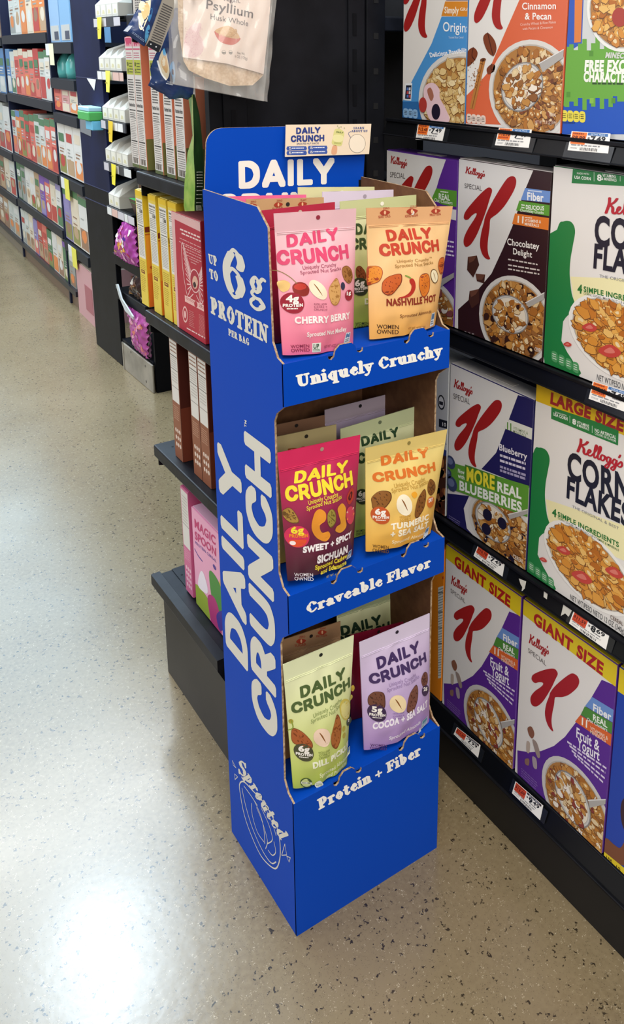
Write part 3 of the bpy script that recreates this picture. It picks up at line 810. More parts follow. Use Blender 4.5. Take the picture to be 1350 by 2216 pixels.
def ic_nash(a):
    eye_icon(a, 460, 402); eye_icon(a, 755, 388, 1.1, ('ZERO', 'ADDED SUGAR')); eye_icon(a, 1014, 384, .92, ('PLANT', 'PROTEIN'))
def art_nash(a):
    a.text('DAILY', (472, 708), (950, 672), (464, 590), '#c0412c', 4, .05)
    a.text('CRUNCH', (384, 868), (1026, 808), (378, 740), '#c0412c', 4, .05)
    a.text('Uniquely Crunchy', (540, 930), (890, 906), (538, 900), '#a0793f', 4, .005)
    a.text('TM', (896, 884), (926, 882), (896, 872), '#a0793f', 4, .005)
    a.text('Sprouted Nut Snacks', (516, 984), (940, 944), (514, 950), '#a0793f', 4, .005)
    nut(a, [(262, 1010), (320, 975), (380, 985), (400, 1040), (370, 1130), (310, 1175), (266, 1186)], '#e08a2c', '#a03e1c', 4, 2)
    nut(a, [(400, 1130), (450, 1080), (540, 1046), (576, 1060), (566, 1150), (500, 1250), (440, 1284), (390, 1250), (386, 1180)], '#c85e28', '#7a2c16', 4, 4)
    nut(a, [(760, 1080), (800, 1040), (860, 1046), (886, 1110), (880, 1220), (830, 1300), (790, 1280), (752, 1180)], '#e07b2a', '#8c3a2a', 4, 6)
    nut(a, [(1000, 950), (1030, 890), (1084, 884), (1100, 940), (1094, 1040), (1040, 1064), (1008, 1010)], '#cf6a2a', '#7a2c16', 4, 8)
    a.blob([(655, 1100), (690, 1094), (712, 1140), (704, 1210), (650, 1280), (590, 1306), (545, 1304), (600, 1280), (650, 1230), (668, 1170), (650, 1130)], '#b02c22', 4)
    a.line([(672, 1100), (655, 1082), (612, 1062)], .0011, '#7f9a44', 4, True)
    halfnut(a, (950, 1078), (1002, 1086), (944, 1000), '#6a4a2a'); halfnut(a, (950, 1078), (994, 1084), (944, 1010), '#f2e4c2', L=5)
    a.text('NASHVILLE HOT', (426, 1394), (972, 1346), (424, 1324), '#8c2f20', 4, .045)
    a.text('Sprouted Almonds', (554, 1518), (916, 1474), (554, 1482), '#8a5a34', 4, .01)
    women(a, (352, 1708), (556, 1702), (346, 1608), '#4a3022')
    a.text('NET WT. 4 OZ (114g)', (656, 1652), (858, 1634), (656, 1628), '#b98a4c', 4, .005)
    stamp(a, [(926, 1480), (978, 1474), (970, 1620), (920, 1632)])
pouch('peach nashville hot pouch at the front right of the top tier', faceY(0.019), [(792, 450), (979, 446), (940, 704), (799, 734)], G3('nash', '#eac08a', '#f0c287', '#efae55'), '#dca878', .019, art_nash, NZ, '#e9e3d8', icons=ic_nash)
SZ = Z(560, 740, 3.068)
def art_sweet(a):
    a.text('DAILY', (222, 932), (572, 850), (236, 858), '#f3dc3a', 4, .06)
    a.text('CRUNCH', (170, 1054), (610, 936), (164, 958), '#f3dc3a', 4, .07)
    a.text('Uniquely Crunchy', (298, 1056), (494, 996), (294, 1030), '#e7d246', 4, .015)
    a.text('Sprouted Nut Snacks', (284, 1092), (518, 1014), (284, 1066), '#e7d246', 4, .015)
    nut(a, [(152, 1120), (184, 1088), (216, 1110), (240, 1170), (196, 1186), (160, 1160)], '#a8823c', '#6a4a24', 4, 2)
    a.blob([(330, 1110), (366, 1080), (400, 1100), (396, 1146), (360, 1180), (372, 1226), (410, 1216), (424, 1246), (390, 1282), (340, 1262), (312, 1200)], '#e0902e', 4)
    nut(a, [(412, 1110), (440, 1074), (464, 1100), (466, 1160), (436, 1196), (412, 1170)], '#9a8a3c', '#6a5a24', 4, 3)
    a.blob([(480, 1070), (520, 1046), (546, 1080), (540, 1140), (546, 1196), (506, 1234), (466, 1220), (474, 1190), (500, 1170), (488, 1120)], '#e39a30', 4)
    a.blob([(556, 1010), (590, 956), (612, 970), (604, 1026), (570, 1058)], '#b0382c', 4); a.blob([(566, 1016), (590, 976), (600, 990), (580, 1032)], '#4a1a1c', 5)
    a.ell((582, 1130), (616, 1118), (574, 1072), '#d0405a', 4); a.line([(556, 1106), (606, 1086)], .0016, '#efb8a8', 5); a.line([(556, 1150), (612, 1126)], .0016, '#f08a4a', 5)
    a.ell((232, 1270), (298, 1254), (224, 1198), '#d2335c', 5); a.text('6g', (196, 1254), (266, 1238), (192, 1214), '#f3dc3a', 6, .05); a.text('PROTEIN', (188, 1284), (288, 1262), (186, 1264), '#f08a2a', 6, .05)
    a.blob([(184, 1310), (230, 1290), (280, 1282), (262, 1322), (212, 1340)], '#e2532e', 6); a.ell((206, 1318), (222, 1314), (204, 1304), '#f6e8e4', 7)
    a.text('SWEET + SPICY', (262, 1372), (592, 1272), (262, 1334), '#f5eef0', 4, .06)
    a.text('SICHUAN', (348, 1434), (564, 1374), (346, 1386), '#f5eef0', 4, .06)
    a.text('Sprouted Cashew', (340, 1482), (566, 1412), (338, 1452), '#efd93c', 4, .04)
    a.text('and Edamame', (376, 1512), (562, 1458), (376, 1482), '#efd93c', 4, .04)
    a.text('NET WT. 4 OZ (114g)', (420, 1542), (540, 1508), (420, 1528), '#cdb84a', 4, .01)
    women(a, (224, 1568), (336, 1560), (218, 1518), '#efe9ea')
    stamp(a, [(574, 1372), (602, 1362), (598, 1416), (560, 1430)], '#cfd3e2')
pouch('crimson and plum sweet and spicy pouch at the front left of the middle tier', FP, [(600, 980), (779, 941), (763, 1199), (622, 1257)], G3('sweet', '#c02a58', '#6e2440', '#2c1820'), '#d22c5c', .019, art_sweet, SZ, '#a88a7a')
def art_turm(a):
    a.text('DAILY', (806, 818), (1116, 752), (806, 758), '#d9722a', 4, .05)
    a.text('CRUNCH', (748, 924), (1156, 842), (744, 866), '#d9722a', 4, .05)
    a.text('Uniquely Crunchy', (868, 948), (1072, 900), (866, 922), '#c09a48', 4, .01)
    a.text('Sprouted Nut Snacks', (848, 978), (1096, 920), (846, 952), '#c09a48', 4, .01)
    nut(a, [(736, 1020), (780, 976), (836, 972), (842, 1020), (800, 1080), (744, 1096), (734, 1060)], '#8c5a28', '#5e3616', 4, 2)
    halfnut(a, (920, 1050), (968, 1040), (912, 984), '#f5ead0')
    nut(a, [(990, 1080), (1010, 1000), (1062, 952), (1072, 1000), (1054, 1080), (1016, 1134), (990, 1130)], '#8a5626', '#5e3616', 4, 4)
    nut(a, [(1086, 940), (1110, 892), (1144, 920), (1148, 970), (1116, 1000), (1090, 980)], '#7e4e22', '#5a3414', 4, 6)
    a.blob([(968, 980), (990, 962), (1004, 984), (984, 1006)], '#efa830', 4)
    badge(a, (780, 1130), 52, '#c4582a', '6g', True); badge(a, (1112, 1044), 34, '#d4722e', 'DRY', False)
    for i, t in enumerate(('HOLLOW', 'CORE =', 'CRUNCH!')): a.text(t, (890, 1136 + i * 16), (956, 1122 + i * 16), (890, 1124 + i * 16), '#b98a30', 4, .01)
    a.text('TURMERIC', (836, 1216), (1094, 1154), (836, 1180), '#fbf3dc', 4, .05)
    a.text('+ SEA SALT', (834, 1268), (1096, 1206), (834, 1230), '#fbf3dc', 4, .05)
    a.text('Sprouted Almonds', (848, 1312), (1082, 1260), (848, 1290), '#fbedc0', 4, .02)
    women(a, (740, 1380), (836, 1382), (738, 1330), '#6a4a22')
    stamp(a, [(1086, 1220), (1114, 1212), (1106, 1270), (1064, 1296)])
pouch('yellow turmeric and sea salt pouch at the front right of the middle tier', faceY(0.019), [(790, 970), (967, 929), (931, 1152), (791, 1193)], G3('turm', '#e6d083', '#eec46a', '#eaa93a'), '#d9c074', .019, art_turm, SZ, '#8a7a40')
DZ = Z(560, 1260, 3.068)
def art_dill(a):
    a.text('DAILY', (262, 752), (564, 620), (262, 686), '#4f6235', 4, .04)
    a.text('CRUNCH', (208, 862), (598, 682), (204, 796), '#4f6235', 4, .045)
    a.text('Uniquely Crunchy', (330, 862), (526, 762), (328, 838), '#8f9c62', 4, .005)
    a.text('Sprouted Nut Snacks', (312, 898), (552, 778), (312, 874), '#8f9c62', 4, .005)
    a.line([(206, 908), (214, 950), (190, 980)], .0008, '#8a9a3a', 4, True); a.ell((204, 912), (216, 906), (202, 898), '#a89a3a', 4)
    nut(a, [(206, 980), (222, 950), (270, 966), (318, 1020), (316, 1060), (262, 1056), (214, 1050)], '#a85a30', '#7e3e1c', 4, 2)
    halfnut(a, (380, 980), (432, 966), (370, 922), '#f1d4bc')
    nut(a, [(446, 940), (474, 846), (500, 850), (516, 920), (506, 1010), (480, 1062), (446, 1040), (436, 990)], '#b06a34', '#8a4a20', 4, 4)
    a.ell((556, 820), (600, 800), (536, 752), '#cbb958', 4); a.ell((556, 822), (592, 804), (540, 768), '#d9cf86', 5)
    a.ell((620, 700), (632, 694), (618, 680), '#b79a3a', 4)
    for P in ((536, 940), (538, 984), (606, 760)): a.ell(P, (P[0] + 14, P[1] - 4), (P[0], P[1] - 18), '#b5a848', 4, 10)
    badge(a, (274, 1096), 54, '#4a4a34', '6g', True); badge(a, (586, 910), 26, '#3d4a34', '2g', False)
    for i, t in enumerate(('HOLLOW', 'CORE =', 'CRUNCH!')): a.text(t, (360, 1092 + i * 18), (426, 1064 + i * 18), (358, 1080 + i * 18), '#7c8a44', 4, .01)
    a.text('DILL PICKLE', (324, 1190), (588, 1074), (320, 1154), '#f3f4d8', 4, .06)
    a.text('Sprouted Almonds', (370, 1252), (590, 1146), (366, 1226), '#eef2c0', 4, .03)
    a.text('and Pumpkin', (420, 1268), (566, 1196), (420, 1244), '#eef2c0', 4, .03)
    a.ell((294, 1304), (330, 1304), (294, 1270), '#42582a', 4); a.ell((294, 1304), (324, 1304), (294, 1276), '#c9d48a', 5); a.poly([(262, 1298), (328, 1298), (328, 1312), (262, 1312)], '#f0f2da', 6); a.text('NON GMO', (266, 1309), (324, 1308), (266, 1301), '#42582a', 7, .02)
    a.blob([(370, 1274), (396, 1300), (388, 1326), (356, 1328), (344, 1304)], '#eef0dc', 4); a.fine((352, 1320), (390, 1318), (352, 1296), 2, '#8a9a5a', 5, .5)
    stamp(a, [(580, 1096), (600, 1082), (600, 1130), (570, 1150)], '#d9e0c0')
pouch('light green dill pickle pouch at the front left of the bottom tier', FP, [(612, 1438), (765, 1374), (750, 1652), (634, 1705)], G3('dill', '#e2e6b8', '#d0d884', '#a9bf3e'), '#e2e7bd', .019, art_dill, DZ, '#1e2018')
def art_cocoa(a):
    a.text('DAILY', (772, 562), (1052, 444), (770, 496), '#43305e', 4, .045)
    a.text('CRUNCH', (722, 664), (1098, 510), (716, 602), '#43305e', 4, .05)
    a.text('Uniquely Crunchy', (832, 662), (1012, 592), (830, 640), '#9c84b0', 4, .005)
    a.text('Sprouted Nut Snacks', (816, 694), (1034, 606), (816, 672), '#9c84b0', 4, .005)
    nut(a, [(712, 740), (746, 704), (792, 700), (804, 740), (796, 800), (740, 808), (710, 790)], '#6e4434', '#4a2a20', 4, 2)
    halfnut(a, (880, 762), (930, 750), (870, 706), '#f2dcae')
    nut(a, [(936, 780), (960, 690), (1004, 644), (1020, 680), (1012, 760), (980, 822), (940, 816)], '#7e5040', '#56301f', 4, 4)
    nut(a, [(1050, 610), (1074, 574), (1100, 590), (1100, 650), (1066, 668), (1050, 640)], '#76483a', '#4e2c20', 4, 6)
    badge(a, (758, 838), 52, '#3d2a4e', '5g', True); badge(a, (1082, 696), 32, '#3d2a4e', '2g', False)
    for i, t in enumerate(('HOLLOW', 'CORE =', 'CRUNCH!')): a.text(t, (850, 838 + i * 18), (916, 818 + i * 18), (850, 828 + i * 18), '#8a6ea8', 4, .01)
    a.text('COCOA + SEA SALT', (734, 952), (1098, 800), (734, 912), '#f6effa', 4, .06)
    a.text('Sprouted Almonds', (832, 1012), (1046, 910), (832, 988), '#f0e6f6', 4, .03)
    women(a, (724, 1092), (824, 1088), (724, 1054), '#5c3a70')
    stamp(a, [(1060, 900), (1108, 874), (1104, 920), (1056, 956)], '#bcd0cc', '#5f8f94')
    a.blob([(1030, 990), (1046, 940), (1056, 980), (1040, 1000)], '#d8e0cc', 5)
    a.text('NET WT. 4 OZ (114g)', (930, 1040), (1020, 1006), (930, 1028), '#8a6ea8', 4, .005)
pouch('lilac cocoa and sea salt pouch at the front right of the bottom tier', faceY(0.019), [(777, 1390), (929, 1327), (928, 1560), (787, 1622)], G3('cocoa', '#cfbedb', '#c0a6d4', '#a57fc0'), '#d6c9e0', .019, art_cocoa, DZ, '#241c2a')

# pouches standing behind, only their tops show
def brand(col, bl, br, tl, bl2, br2, tl2, extra=None):
    def f(a):
        a.text('DAILY', bl, br, tl, col, 4, .045); a.text('CRUNCH', bl2, br2, tl2, col, 4, .045)
        if extra: extra(a)
    return f
def back_pouch(label, y, tl, tr, zb, key, seal, art=None, zoom=IDP, hole=True, icons=None, lean=0.0, depth=.012, wid=None):
    fc = Face((0, y, zb), (1, 0, 0), (0, lean, 1))
    A, B = fc.px(tl), fc.px(tr)
    quad = [A, B, (B[0], 0.0015), (A[0], 0.0015)]
    return pouch(label, fc, quad, GRADS[key], seal, depth, art, zoom, hole, None, icons)
G3('pinkb', '#f27fa6', '#ee6f98', '#e4588a'); G3('crim', '#b82344', '#a82440', '#5a1a2c'); G3('yell', '#d9d6a0', '#d9cf8a', '#e0b850'); G3('tan', '#c9a27a', '#d8aa72', '#d99a50')
GZ = Z(420, 250, 3.375)
back_pouch('hot pink pouch at the back of the top tier, left column', .185, (492, 425), (662, 421), ZL[0], 'pinkb', '#ef6c9a')
back_pouch('tan pouch with red icons behind the crimson one on the top tier', .14, (532, 431), (700, 427), ZL[0], 'tan', '#c79f72', zoom=GZ, icons=lambda a: (eye_icon(a, 610, 650, .62, ('ZERO', 'SUGAR')), eye_icon(a, 786, 646, .62, ('PLANT', 'PROTEIN')), eye_icon(a, 420, 658, .62, ('ZERO', 'OILS'))))
back_pouch('crimson pouch right behind the pink one on the top tier', .088, (562, 456), (724, 437), ZL[0], 'crim', '#b22a44', hole='#c9b0a0')
back_pouch('pale yellow pouch at the back of the top tier, right column', .205, (644, 405), (822, 404), ZL[0], 'yell', '#dcdaa6', hole='#efeee0')
back_pouch('lavender pouch behind the green one on the top tier', .15, (697, 415), (868, 410), ZL[0], 'cocoa', '#dccfe2', hole='#a79aa8')
back_pouch('green dill pickle pouch right behind the peach one on the top tier', .088, (735, 436), (905, 421), ZL[0], 'dill', '#c6cc98', hole='#f2efe0', zoom=GZ,
           art=brand('#3d5230', (1166, 866), (1420, 850), (1164, 788), (1128, 976), (1460, 950), (1130, 894), lambda a: (badge(a, (1186, 1240), 60, '#38402e', '6g', True), nut(a, [(1160, 1110), (1190, 1090), (1226, 1140), (1220, 1190), (1166, 1180)], '#8a4a2a', '#5e3016', 3, 3), women(a, (1160, 1546), (1252, 1540), (1160, 1504), '#2c3a22'), a.text('DILL PICKLE', (1216, 1366), (1500, 1340), (1216, 1326), '#e6e8c8', 4, .05))))
back_pouch('tan brown pouch at the back left of the middle tier', .17, (566, 925), (706, 897), ZL[1], 'tan', '#8f6a52')
back_pouch('khaki yellow pouch behind the crimson and plum one on the middle tier', .085, (588, 947), (727, 918), ZL[1], 'yell', '#b7a878', hole='#2c2618', zoom=SZ, art=brand('#9a4a26', (190, 730), (470, 690), (190, 706), (140, 800), (500, 740), (140, 752)))
back_pouch('mauve pouch standing at the back right of the middle tier', .17, (702, 887), (846, 851), ZL[1], 'cocoa', '#b9a9b6', hole='#1a1618')
back_pouch('green dill pickle pouch right behind the yellow one on the middle tier', .085, (736, 928), (896, 880), ZL[1], 'dill', '#c4cca0', hole='#6a7458', zoom=SZ,
           art=brand('#2c4a30', (676, 690), (922, 618), (672, 630), (640, 800), (960, 712), (636, 736), lambda a: (badge(a, (664, 1010), 46, '#2f3c2c', '6g', True), women(a, (632, 1276), (690, 1262), (630, 1240), '#2c3a22'))))
back_pouch('tan pouch with red icons at the back left of the bottom tier', .09, (600, 1388), (736, 1344), ZL[2], 'tan', '#a98462', hole='#1c1512', zoom=DZ, icons=lambda a: (eye_icon(a, 276, 388, .6, ('ZERO', 'SUGAR')), eye_icon(a, 416, 330, .55, ('PLANT', 'PROTEIN'))))
back_pouch('dark green dill pickle pouch at the back of the bottom tier', .15, (728, 1305), (851, 1268), ZL[2], 'dill', '#a3ad88', zoom=DZ, art=brand('#24402c', (542, 350), (800, 262), (536, 290), (500, 430), (858, 310), (498, 366)))
back_pouch('crimson pouch behind the lilac one on the bottom tier', .10, (758, 1374), (872, 1345), ZL[2], 'crim', '#a3183e')

# ================================================================== CEREAL BOXES
XB = 0.412
ZA, ZB_, ZC, ZD = Z(820, 380, 2.547), Z(820, 0, 2.547), Z(900, 780, 3.0), Z(900, 1200, 2.916)
RED = '#a5211f'; PAPER = '#e6e2dd'
def carton(label, y0, y1, z0, z1, body, art, zoom, paper=PAPER, top=None, depth=0.055, x=XB, group=None, cat='cereal box', name='cereal_box'):
    """y0 = edge on the viewer's left (far), y1 = edge on the right (near)"""
    r = thing(name, label, cat, (x + depth / 2, (y0 + y1) / 2, z0), group)
    g = MB(); g.box(x, x + depth, y1, y0, z0, z1, M(body, 0.4), 0.0012, 1)
    g.build('carton', r)
    g = MB()
    fc = faceX(x - 0.0003)
    a = Art(fc, g, zoom, rough=0.38)
    e = 0.0007
    a.clip = (-y0 + e, -y1 - e, z0 + e, z1 - e)
    a.put([(-y0 + e, z0 + e), (-y1 - e, z0 + e), (-y1 - e, z1 - e), (-y0 + e, z1 - e)], [[0, 1, 2, 3]], paper, 0)
    art(a)
    g.build('front_panel', r)
    g = MB(); g.box(x + 0.002, x + depth * .72, y1 + 0.001, y0 - 0.001, z1 - 0.0002, z1 + 0.0012, M(top or body, 0.45))
    g.box(x + 0.012, x + 0.026, y1 + (y0 - y1) * .3, y1 + (y0 - y1) * .62, z1 + 0.001, z1 + 0.0018, M('#d7d0c8', 0.5))
    g.build('top_flap', r)
    return r
KP = [(468, 225), (476, 200), (510, 155), (560, 100), (598, 68), (616, 68), (624, 84), (612, 124), (592, 190), (566, 262), (540, 325), (512, 372), (492, 390), (476, 391), (467, 372), (470, 340), (492, 292), (522, 246), (538, 216), (534, 206), (512, 220), (494, 240), (480, 244), (470, 238)]
KQ = [(737, 3), (752, 12), (757, 36), (748, 72), (724, 118), (690, 170), (654, 208), (622, 232), (613, 246), (610, 290), (602, 350), (599, 400), (604, 436), (613, 458), (600, 462), (578, 446), (562, 412), (557, 372), (564, 316), (576, 270), (580, 252), (584, 232), (606, 180), (646, 108), (690, 38), (714, 10)]
_kf = faceX(XB - 0.0003)
KA = [_kf.px(ZA(p)) for p in ((737, 3), (480, 391), (612, 461))]
def _kaff(P):
    out = []
    (tx, ty), (bx, by), (fx, fy) = KA
    ax, ay, cx, cy = bx - tx, by - ty, fx - tx, fy - ty
    det = ax * cy - ay * cx
    for p in P:
        x, y = _kf.px(ZA(p)); x -= tx; y -= ty
        out.append(((x * cy - y * cx) / det, (ax * y - ay * x) / det))
    return out
KPn, KQn = _kaff(KP), _kaff(KQ)
def klogo(a, T, B, Fo, L=3, col=RED):
    for S in (KPn, KQn):
        q = [(T[0] + u * (B[0] - T[0]) + v * (Fo[0] - T[0]), T[1] + u * (B[1] - T[1]) + v * (Fo[1] - T[1])) for u, v in S]
        a.fill(catmull(q, 3), col, L)
def kpx(a, T, B, Fo): klogo(a, a.l(T), a.l(B), a.l(Fo))
def bowl(a, c, A, B, flakes, n=110, extra=(), seed=1, size=.11, rim='#dcd8d2', inner='#b07a3e', L=3, k=.88):
    a.ell(c, A, B, rim, L, 36)
    C, a_, b_ = a.l(c), a.l(A), a.l(B)
    u = (a_[0] - C[0], a_[1] - C[1]); v = (b_[0] - C[0], b_[1] - C[1])
    a.ell(c, A, B, '#b9b3aa', L + 1, 36, k=k + .03)
    a.ell(c, A, B, inner, L + 2, 36, k=k)
    rnd = random.Random(seed)
    n = int(n * 2.7); size *= .82
    for i in range(n):
        r = math.sqrt(rnd.random()) * (k - .07); t = rnd.random() * 6.283
        x, y = r * math.cos(t), r * math.sin(t)
        col = rnd.choice(extra) if extra and rnd.random() < .14 else rnd.choice(flakes)
        m_ = rnd.randint(6, 9); ph = rnd.random() * 6.28; s0 = size * rnd.uniform(.6, 1.25); sq = rnd.uniform(.5, 1)
        P = []
        for j in range(m_):
            q = ph + 6.283 * j / m_; rr = s0 * rnd.uniform(.62, 1.22)
            dx, dy = rr * math.cos(q), rr * math.sin(q) * sq
            ca, sa = math.cos(t), math.sin(t)
            P.append((C[0] + u[0] * (x + dx * ca - dy * sa) + v[0] * (y + dx * sa + dy * ca), C[1] + u[1] * (x + dx * ca - dy * sa) + v[1] * (y + dx * sa + dy * ca)))
        m2 = (sum(p[0] for p in P) / m_, sum(p[1] for p in P) / m_)
        a.fill([(m2[0] + (p[0] - m2[0]) * 1.11, m2[1] + (p[1] - m2[1]) * 1.11 - .0005) for p in P], '#7a4a20' if col[1] > '8' else '#4a2c16', L + 3 + i * .012)
        a.fill(P, col, L + 3.004 + i * .012)
        if rnd.random() < .3: a.fill([(m2[0] + (p[0] - m2[0]) * .42 - .0006, m2[1] + (p[1] - m2[1]) * .42 + .0008) for p in P], '#e9d2a4', L + 3.008 + i * .012)
def spoon(a, c, A, B, handle, flakes, seed=2, extra=()):
    a.poly(handle, '#aeaaa6', 13)
    a.line([handle[0], handle[1]], .0008, '#e4e1de', 14)
    a.ell(c, A, B, '#8c8884', 13, 30, 1.06)
    bowl(a, c, A, B, flakes, 26, extra, seed, .24, '#cfccc8', '#eadfcc', 14, .9)
WHEAT = ('#c08842', '#a86a2c', '#cf9c58', '#8c5828', '#b97a34', '#e0c79c', '#976434', '#b5742e', '#c9924a')
CORN = ('#d68f35', '#c67a28', '#e2a850', '#b5691f', '#dd9c42', '#e8b968', '#c98334')
def pills(a, x, y, dx, dy, col, n=4, s=1.0, tc='#2c2c2c'):
    for i in range(n):
        cx, cy = x + dx * i, y + dy * i
        a.blob([(cx, cy), (cx + dx * .86, cy + dy * .86), (cx + dx * .86, cy + dy * .86 + 46 * s), (cx, cy + 46 * s)], col, 4, 4)
        a.fine((cx + dx * .15, cy + dy * .15 + 36 * s), (cx + dx * .72, cy + dy * .72 + 36 * s), (cx + dx * .15, cy + 8 * s), 3, tc, 5, .4)

def art_choc(a):
    a.poly([(862, -57), (970, -52), (960, 300), (915, 1040), (436, 900), (436, 738), (500, 680), (560, 612), (620, 540), (680, 410), (735, 280), (800, 90)], '#33191c', 1)
    a.text('Kelloggs', (476, -14), (584, 8), (480, -50), RED, 3, f=script_logo)
    a.text('SPECIAL', (472, 68), (568, 84), (472, 42), '#6b6462', 3, .004)
    klogo(a, *KA)
    a.poly([(806, 68), (958, 88), (956, 152), (782, 134)], '#6e92cf', 3); a.text('Fiber', (818, 134), (908, 143), (818, 92), '#f2f2f2', 4, .03)
    a.fine((822, 88), (908, 98), (822, 76), 1, '#d6e0f0', 4, .5, words=False)
    a.poly([(774, 138), (955, 165), (953, 226), (756, 192)], '#5d9a34', 3); a.text('DELICIOUS', (810, 184), (910, 192), (810, 162), '#f0f4e8', 4, .03)
    a.text('Chocolatey Chunks', (778, 197), (908, 212), (778, 182), '#f0f4e8', 4, .01); a.fine((784, 182), (804, 186), (786, 154), 2, '#f0f4e8', 4, .5)
    a.poly([(750, 208), (952, 236), (950, 304), (734, 266)], '#df7a2c', 3); a.text('11', (764, 258), (796, 263), (766, 222), '#f6efe2', 4, .03)
    a.text('VITAMINS &', (804, 254), (894, 263), (804, 238), '#f6e6d2', 4, .02); a.text('MINERALS', (804, 273), (882, 284), (804, 258), '#f6e6d2', 4, .02); a.fine((804, 236), (848, 240), (804, 226), 1, '#f6e6d2', 4, .5)
    a.text('Chocolatey', (708, 380), (884, 408), (708, 346), '#f4efe8', 4, .02); a.text('Delight', (740, 432), (844, 452), (740, 400), '#f4efe8', 4, .02)
    for y in (455, 486, 508): a.fine((712, y + 14), (876 + (y > 460) * 12, y + 44), (712, y), 1, '#d9cfc8', 4, .55, .04)
    for P in ([(490, 448), (540, 440), (553, 492), (520, 562), (486, 520)], [(532, 540), (586, 545), (580, 594), (540, 582)], [(500, 636), (552, 625), (553, 700), (512, 732), (494, 690)]):
        a.poly(P, '#4a2a22', 3); a.poly([P[0], P[1], (P[1][0] - 18, P[1][1] + 30), (P[0][0] + 8, P[0][1] + 34)], '#6e4434', 4)
    bowl(a, (745, 800), (958, 842), (745, 552), WHEAT, 150, ('#3c2018', '#2e1814'), 3, .12)
    spoon(a, (724, 764), (822, 782), (718, 664), [(812, 700), (935, 634), (935, 668), (828, 726)], WHEAT, 4, ('#3c2018',))
    pills(a, 470, 852, 20, 5, '#3a2226', 3, .5, '#d8cec8')
    a.text('CEREAL', (864, 965), (908, 975), (864, 945), '#efe8e0', 22, .01)
carton('dark brown chocolatey cereal box, second from the left on the second shelf', .1403, -.0779, SH['two'] + .002, 1.226, '#2c1518', art_choc, ZA, top='#cfc7c2')

def art_purple(a):
    O_ = (-.2140, -.0055)
    sh = lambda p: (p[0] + O_[0], p[1] + O_[1])
    q = [a.F.px(ZA(p)) for p in [(862, -57), (970, -52), (960, 300), (915, 1040), (436, 900), (436, 738), (500, 680), (560, 612), (620, 540), (680, 410), (735, 280), (800, 90)]]
    a.fill([sh(p) for p in q], '#5d2d90', 1)
    a.z = Z(820, 240, 2.547)
    a.text('Kelloggs', (64, 288), (156, 304), (66, 248), RED, 3, f=script_logo)
    a.text('SPECIAL', (62, 364), (144, 374), (62, 336), '#6b6462', 3, .004)
    klogo(a, *[sh(p) for p in KA])
    a.z = ZA
    a.poly([(316, 70), (440, 86), (438, 175), (352, 160), (290, 130)], '#5d9a34', 3); a.text('REAL', (330, 128), (392, 138), (330, 98), '#f0f4e8', 4, .03)
    a.text('Oat Clusters', (306, 142), (406, 160), (306, 124), '#f0f4e8', 4, .01); a.fine((338, 94), (384, 100), (340, 82), 1, '#f0f4e8', 4, .5)
    a.poly([(300, 172), (438, 190), (438, 250), (270, 214)], '#e6e2dd', 2)
    for y in (350, 376, 402, 424): a.fine((300, y + 8), (416, y + 28), (300, y - 10), 1, '#e6dcf0', 4, .5)
    bowl(a, (240, 800), (455, 840), (240, 552), WHEAT, 130, ('#8a4a4a', '#e9e0d4'), 6, .12, L=4)
    a.poly([(330, 580), (440, 522), (440, 545), (345, 610)], '#aeaaa6', 16)
carton('purple cereal box, leftmost on the second shelf, partly hidden by the peach pouch', .3534, .1425, SH['two'] + .002, 1.2215, '#5d2d90', art_purple, ZA)

